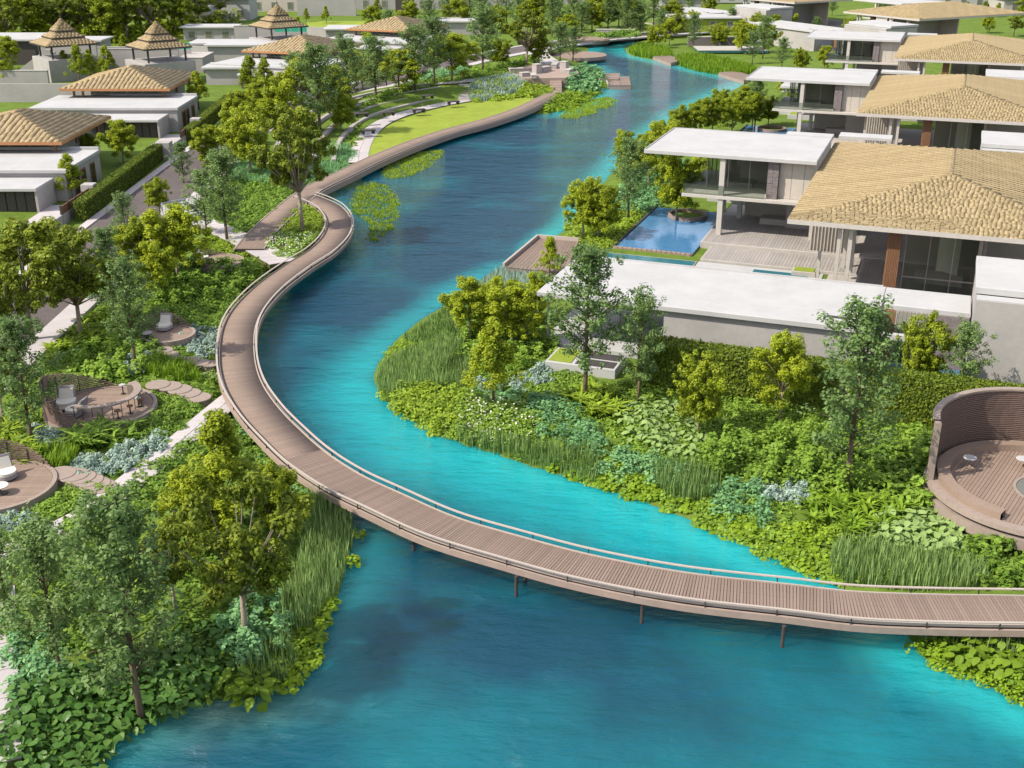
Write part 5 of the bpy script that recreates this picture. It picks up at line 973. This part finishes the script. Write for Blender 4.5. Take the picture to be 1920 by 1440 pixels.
for (x, y, ty) in ((770, 58, -5), (805, 62, 0), (860, 58, -10), (900, 52, -15), (925, 62, 0), (975, 60, -10), (1005, 62, -20), (1045, 58, -8), (1062, 82, 20), (1090, 70, 5), (1110, 60, -10), (1140, 58, -5), (1185, 55, -15), (1225, 50, -12), (1260, 48, -5), (1240, 72, 20), (1270, 66, 15)):
    k += 1; tree(x, y, ty, ('airy', 'round', 'airy', 'round')[k % 4], ORD[k - 1] + ' tree from the left in the loose far belt behind the lawn', 1.5, 'loose far tree belt')
for (x, y, ty, k, w, lb) in ((345, 345, 268, 'airy', 1.4, 'grey-green lane tree facing the nearest hedge'), (395, 320, 225, 'round', 1.3, 'yellow-green lane tree facing the second villa gate'), (300, 400, 320, 'round', 1.2, 'low lane tree opposite the nearest hedge'), (445, 300, 195, 'round', 1.3, 'lane tree opposite the second hedge'), (240, 470, 365, 'airy', 1.2, 'grey-green lane tree above the shaded deck pod'), (190, 560, 450, 'round', 1.1, 'yellow-green tree at the pavement edge left of the small pod'), (410, 345, 280, 'round', 1.3, 'small yellow-green tree on the slope below the lane'), (480, 225, 150, 'round', 1.3, 'lane tree right of the second hedge end')):
    tree(x, y, ty, k, lb, w)
for (x, y, ty, k, lb) in ((1345, 90, 35, 'round', 'tree left of the far pool wall'), (1440, 98, 40, 'round', 'tree right of the far pool wall'), (1465, 130, 72, 'airy', 'airy tree left of the third villa balcony'), (1420, 70, 15, 'round', 'tree under the fourth villa flat roof'), (1450, 70, 22, 'round', 'second tree under the fourth villa flat roof'), (1370, 62, 15, 'airy', 'airy tree behind the far pool wall'), (1300, 60, 12, 'round', 'tree at the white roofed house beyond the reeds'), (1475, 190, 135, 'round', 'tree at the corner of the second villa flat roof'), (1350, 225, 160, 'round', 'waterside tree before the second villa pool'), (1315, 230, 178, 'round', 'round waterside tree at the bend below the far landing'), (1395, 215, 155, 'round', 'round tree behind the second villa pool'), (1255, 290, 215, 'round', 'round bank tree between slim tree and bend'), (1200, 320, 240, 'round', 'low round bank tree beside the slim tree')):
    tree(x, y, ty, k, lb, 1.35, 'trees filling the right bank')
for (x, y, ty, k, w, lb) in ((20, 130, 60, 'round', 1.3, 'tree at the far left edge before the charcoal wall'), (235, 105, 62, 'cone', 1.3, 'tree between the leftmost and middle pavilions'), (640, 110, 62, 'airy', 1.5, 'airy tree before the fourth garden villa'), (560, 70, 30, 'cone', 1.3, 'tree right of the farthest pavilion'), (690, 105, 55, 'round', 1.4, 'tree right of the fourth brown roof'), (730, 75, 20, 'airy', 1.5, 'airy tree behind the fourth brown roof'), (700, 55, 5, 'round', 1.4, 'round tree on the far lawn behind the fourth brown roof')):
    tree(x, y, ty, k, lb, w)
for (x, y, ty, k, lb) in ((1480, 62, 20, 'round', 'tree left of the third villa roof ridge'), (1530, 70, 32, 'airy', 'airy tree behind the third villa flat roof'), (1590, 66, 30, 'round', 'tree behind the third straw roof'), (1640, 62, 28, 'round', 'second tree behind the third straw roof'), (1700, 58, 26, 'round', 'third tree behind the third straw roof'), (1850, 62, 26, 'round', 'tree right of the fourth straw roof corner'), (1900, 68, 25, 'broad', 'dark tree at the right edge below the fourth straw roof'), (1560, 30, -5, 'airy', 'airy tree behind the fourth villa flat roof'), (1500, 22, -12, 'round', 'tree left of the fourth straw roof'), (1440, 28, -8, 'airy', 'airy tree before the farthest straw roof'), (1920, 30, -10, 'round', 'tree at the right edge beside the pool house'), (1690, 20, -15, 'round', 'tree behind the fourth straw roof peak')):
    tree(x, y, ty, k, lb, 1.45, 'trees between the far right villas')
# gardens of the left villas
tree(373, 205, 130, 'cone', 'cone shaped garden tree right of the second brown roof', 1.2)
tree(135, 372, 285, 'cone', 'yellow-green garden tree beside the nearest hedge', 1.35)
tree(232, 310, 215, 'round', 'broad yellow-green garden tree behind the second villa gate', 1.35)
tree(170, 305, 245, 'round', 'low garden tree left of the second villa gate', 1.2)
tree(10, 160, 82, 'cone', 'yellow-green tree at the left edge by the stair wall', 1.1)
for (x, y, ty, lb) in ((125, 150, 92, 'leftmost'), (150, 158, 80, 'second'), (172, 155, 90, 'third'), (203, 148, 82, 'rightmost')): tree(x, y, ty, 'cone', lb + ' of four small trees against the grey pavilion wall', 1.15, 'four trees against the pavilion wall')
for (x, y, ty, lb) in ((575, 42, 14, 'left small cone tree on the far lawn'), (612, 44, 10, 'middle small cone tree on the far lawn'), (632, 28, 0, 'far small cone tree by the grey wall'), (708, 28, -5, 'yellow-green cone tree before the grey far house')): tree(x, y, ty, 'cone', lb, 1.2)
k = 0
for (x, y, ty) in ((-40, 92, -20), (15, 90, -15), (55, 82, -45), (105, 80, -30), (150, 78, -25), (195, 80, -45), (240, 76, -25), (285, 74, -45), (330, 66, -30), (375, 55, -35), (0, 66, -50), (30, 70, -60), (80, 64, -60), (130, 66, -60), (175, 62, -60), (220, 64, -65), (265, 60, -65), (300, 58, -60), (355, 46, -60), (415, 42, -40)):
    k += 1; tree(x, y, ty, 'broad' if k % 3 else 'round', ('front row ' if k < 11 else 'rear row ') + 'grove tree at the top left, ' + ORD[(k - 1) % 10] + ' from the left in its row', 1.35, 'grove of large trees at the top left')
bed('leafy_shrubs', 'sunny shrub belt below the grove at the top left', [(-30, 100), (60, 84), (200, 82), (330, 72), (440, 50), (440, 44), (300, 60), (100, 70), (-30, 80)], 'leafy', 'lA', .9, 4.0, 3.0)
# right bank, upper
tree(1092, 448, 322, 'round', 'left of the pair of small yellow-green trees by the dock', 1.15)
tree(1122, 450, 318, 'round', 'right of the pair of small yellow-green trees by the dock', 1.15)
tree(1178, 408, 262, 'airy', 'slim grey-green tree left of the blue pool', 1.2)
tree(1168, 330, 235, 'round', 'yellow-green bank tree behind the slim grey-green tree', 1.2)
tree(1268, 412, 272, 'round', 'pale-trunked tree growing from the round well in the pool', 1.15, z=.6)
for (x, y, ty, lb) in ((1215, 350, 245, 'bank tree left of the nearest flat roof'), (1248, 330, 215, 'bank tree rising above the nearest flat roof corner'), (1225, 290, 232, 'low bank tree at the water behind the slim tree'), (1300, 260, 188, 'first tree between the two nearest lakeside villas'), (1335, 255, 170, 'second tree between the two nearest lakeside villas'), (1275, 262, 185, 'waterside tree left of the second villa'), (1372, 250, 175, 'third tree between the two nearest lakeside villas'), (1410, 245, 165, 'fourth tree between the two nearest lakeside villas'), (1440, 235, 170, 'tree against the second villa balcony'), (1310, 360, 285, 'tree behind the pool under the nearest flat roof')):
    tree(x, y, ty, 'round', lb, 1.25, 'trees along the right bank')
tree(1415, 240, 150, 'airy', 'airy tree beside the second villa pool', 1.2)
for (x, y, ty, kd, lb) in ((1225, 90, 38, 'round', 'yellow-green tree on the far reed bank'), (1255, 85, 28, 'round', 'second yellow-green tree on the far reed bank'), (1300, 92, 28, 'airy', 'grey-green tree on the far reed bank'), (1390, 100, 25, 'round', 'tree in front of the far green wall'), (1430, 110, 30, 'airy', 'grey-green tree left of the third flat roof'), (1410, 120, 60, 'airy', 'small grey-green tree at the far pool'), (1500, 135, 82, 'round', 'round tree below the third villa balcony'), (1545, 132, 80, 'round', 'second round tree below the third villa balcony'), (1290, 40, -10, 'airy', 'far tree behind the reed bank'), (1330, 30, -20, 'round', 'far yellow-green tree behind the reed bank')):
    tree(x, y, ty, kd, lb, 1.25, 'trees on the far right bank')
# right bank, foreground
tree(1097, 748, 468, 'airy', 'tall grey-green tree in front of the white flat roof', 1.2)
tree(1196, 758, 553, 'airy', 'slim grey-green tree at the left end of the hedge', 1.0)
tree(925, 758, 590, 'cone', 'conical yellow-green tree at the front of the peninsula', 1.15)
tree(880, 640, 508, 'round', 'left tree of the yellow-green cluster on the peninsula', 1.2)
tree(960, 660, 515, 'round', 'middle tree of the yellow-green cluster on the peninsula', 1.35)
tree(930, 620, 500, 'round', 'rear tree of the yellow-green cluster on the peninsula', 1.2)
tree(1012, 600, 500, 'round', 'right tree of the yellow-green cluster near the white roof', 1.2)
tree(1030, 520, 440, 'cone', 'small yellow-green tree beside the dock', 1.2)
tree(1308, 815, 630, 'round', 'leftmost yellow-green tree before the tall hedge', .95)
tree(1462, 790, 603, 'round', 'middle yellow-green tree before the tall hedge', .95)
tree(1587, 922, 576, 'airy', 'tall grey-green tree with long bare trunk on the right', 1.15)
tree(1716, 745, 560, 'round', 'yellow-green tree in front of the white villa frame', .9, z=.4)
tree(1795, 765, 608, 'airy', 'grey-green tree behind the large round deck', 1.25)
tree(1935, 720, 525, 'round', 'yellow-green tree cut by the right edge beside the white block', .95)
for (x, y, ty, lb) in ((1745, 22, 5, 'first'), (1775, 22, 5, 'second'), (1812, 25, 2, 'third'), (1845, 28, 0, 'fourth'), (1870, 28, 4, 'fifth')): tree(x, y + 4, ty, 'cone', lb + ' small lime tree in the row behind the straw roof top right', 1.3, 'lime tree row top right')
for (x, y, ty) in ((1880, 12, -50), (1930, 14, -45), (1960, 20, -40)): tree(x, y, ty, 'broad', 'dark far tree in the top right corner', 1.2, 'dark trees in the top right corner')

# ------------------------------------------------------------------ countable shrubs and large-leaved plants
def shrub_mesh(seed, r, h, n, ls, mat):
    rg = np.random.default_rng(seed); nc = 22; cl = ellip(rg, nc, .4) * np.array([r, r, h]); cl[:, 2] = np.abs(cl[:, 2]); k = np.repeat(np.arange(nc), n // nc); d = ellip(rg, len(k), .4); C = cl[k] + d * r * .32; C[:, 2] = np.maximum(C[:, 2], .02)
    V, F, q = leaves(C, d + np.array([0, 0, .6]) + rg.normal(0, .3, d.shape), ls * (.7 + .6 * rg.random(len(k))), rg, .5); cv = rg.random(nc); return npmesh('shrub', V, F, MT[mat], np.clip(.6 * q + .4 * cv[k], 0, 1))
SIL = [shrub_mesh(70 + i, .62, .55, 900, .17, 'lS') for i in range(3)]
def drift(px, n, label, meshes, name='silver_shrub', cat='shrub', sc=1.0, seed=0):
    rg = np.random.default_rng(seed + 500); poly = spline(atl(px, float(np.mean([gnd(*q) for q in px]))), 3, True)[:, :2]; Q = []
    for q in inpoly(poly, 400, rg):
        if all((q[0] - w[0]) ** 2 + (q[1] - w[1]) ** 2 > (.62 * sc) ** 2 for w in Q): Q.append(q)
        if len(Q) >= n: break
    Q = np.array(Q); zz = gz(Q[:, 0], Q[:, 1])
    for i, q in enumerate(Q):
        o = ob(name, meshes[i % len(meshes)], None, (q[0], q[1], max(.05, zz[i]) - .03), rg.random() * 6.28, label, cat, label + ' group'); s = sc * (.75 + .5 * rg.random()); o.scale = (s, s, s * (.85 + .3 * rg.random()))
drift([(140, 868), (210, 862), (255, 838), (305, 815), (310, 828), (250, 872), (215, 890), (160, 888)], 34, 'rounded silver-blue shrub in the drift along the pale path', SIL, seed=1)
drift([(60, 815), (95, 810), (120, 832), (100, 842), (62, 835)], 9, 'silver-blue shrub at the foot of the largest deck pod wall', SIL, seed=2)
drift([(335, 655), (350, 632), (400, 620), (412, 645), (405, 668), (360, 668)], 18, 'silver-green shrub between the small deck pod and the boardwalk', SIL, seed=3)
drift([(180, 690), (215, 668), (300, 672), (300, 685), (240, 705), (215, 710)], 15, 'silver shrub at the foot of the slim tree between the pods', SIL, seed=4)
drift([(0, 975), (30, 968), (60, 985), (30, 1005), (0, 1005)], 8, 'silver-green shrub at the left edge below the deck pod', SIL, seed=5)
drift([(960, 720), (1000, 695), (1035, 690), (1035, 708), (1005, 725), (965, 738)], 11, 'silver-grey shrub beneath the tall tree by the white planter', SIL, seed=6)
drift([(1418, 912), (1440, 895), (1490, 905), (1510, 930), (1490, 950), (1440, 940)], 9, 'silver-white shrub in the clump on the right shore', SIL, seed=7)
drift([(885, 718), (915, 712), (930, 730), (900, 735)], 4, 'small silver shrub at the foot of the conical peninsula tree', SIL, seed=8)
def leaf_blade(mat, L=.62, W=.42):
    """broad heart shaped leaf with a folded midrib and a drooping tip"""
    V = [(0, 0, 0)]; prof = [(.0, .0), (.12, .34), (.35, .5), (.62, .42), (.85, .2), (1., .0)]; mb = MB(); rows = []
    for (t_, w) in prof:
        z = -.22 * L * t_ * t_; rows.append(((L * t_, -W * w, z + .10 * w * W), (L * t_, 0, z), (L * t_, W * w, z + .10 * w * W)))
    for a, b in zip(rows[:-1], rows[1:]): mb.quad(a[1], a[0], b[0], b[1]); mb.quad(a[1], b[1], b[2], a[2])
    return mb.mesh('leaf', mat, True)
def big_plants(px, n, label, mat, sc, seed, name='large_leaf_plant', nl=11, zb=None):
    rg = np.random.default_rng(seed); poly = spline(atl(px, float(np.mean([gnd(*q) for q in px]))), 3, True)[:, :2]; Q = []; lm = [leaf_blade(MT[mat]), leaf_blade(MT[mat], .55, .46), leaf_blade(MT[mat], .7, .4)]; sm = MB().cyl((0, 0, 0), (0, 0, .8), .03, .015, 5).mesh('stalk', MT['lBig'])
    for q in inpoly(poly, 600, rg):
        if all((q[0] - w[0]) ** 2 + (q[1] - w[1]) ** 2 > (.56 * sc) ** 2 for w in Q): Q.append(q)
        if len(Q) >= n: break
    Q = np.array(Q); zz = np.maximum(gz(Q[:, 0], Q[:, 1]), .05)
    for i, q in enumerate(Q):
        o = thing(name, label, 'plant', (q[0], q[1], zz[i]), rg.random() * 6.28, label + ' group'); s = sc * (.8 + .4 * rg.random()); o.scale = (s, s, s)
        ob('stalk', sm, o)
        for k in range(nl):
            a = k * 2.4 + rg.normal(0, .25); hh = .35 + .65 * (k / nl) + rg.normal(0, .06); rr = .42 * (1.15 - k / nl) + .05
            l = ob('leaf', lm[k % 3], o, (math.cos(a) * rr, math.sin(a) * rr, hh)); l.rotation_euler = (rg.normal(0, .25), rg.normal(.25, .25), a)
big_plants([(10, 1440), (25, 1350), (90, 1290), (200, 1270), (300, 1250), (380, 1255), (385, 1305), (250, 1365), (180, 1425), (150, 1460), (20, 1460)], 150, 'large-leaved green plant massed along the bottom left shore', 'lBig', .66, 900)
big_plants([(320, 1240), (360, 1190), (420, 1180), (440, 1230), (400, 1275)], 24, 'large-leaved green plant left of the tall foreground tree trunk', 'lBig', .66, 901)
big_plants([(1165, 780), (1220, 762), (1290, 780), (1320, 830), (1300, 865), (1230, 850), (1180, 820)], 50, 'pale large-leaved plant in the drift left of the hedge', 'lP', .68, 902)
big_plants([(1640, 1010), (1660, 975), (1740, 965), (1810, 1000), (1800, 1030), (1720, 1040)], 44, 'pale large-leaved plant in the clump before the large round deck', 'lP', .68, 903)
big_plants([(425, 1290), (455, 1280), (500, 1300), (470, 1320), (430, 1315)], 5, 'large-leaved plant standing in the pale shallows at lower left', 'lL', .95, 904)
big_plants([(1770, 1225), (1830, 1215), (1930, 1240), (1930, 1290), (1840, 1262)], 16, 'bright large-leaved plant on the near right shore', 'lL', .7, 905)
big_plants([(1640, 860), (1700, 850), (1735, 880), (1750, 950), (1690, 940)], 22, 'glossy green large-leaved plant between hedge and large round deck', 'lD', .75, 906)
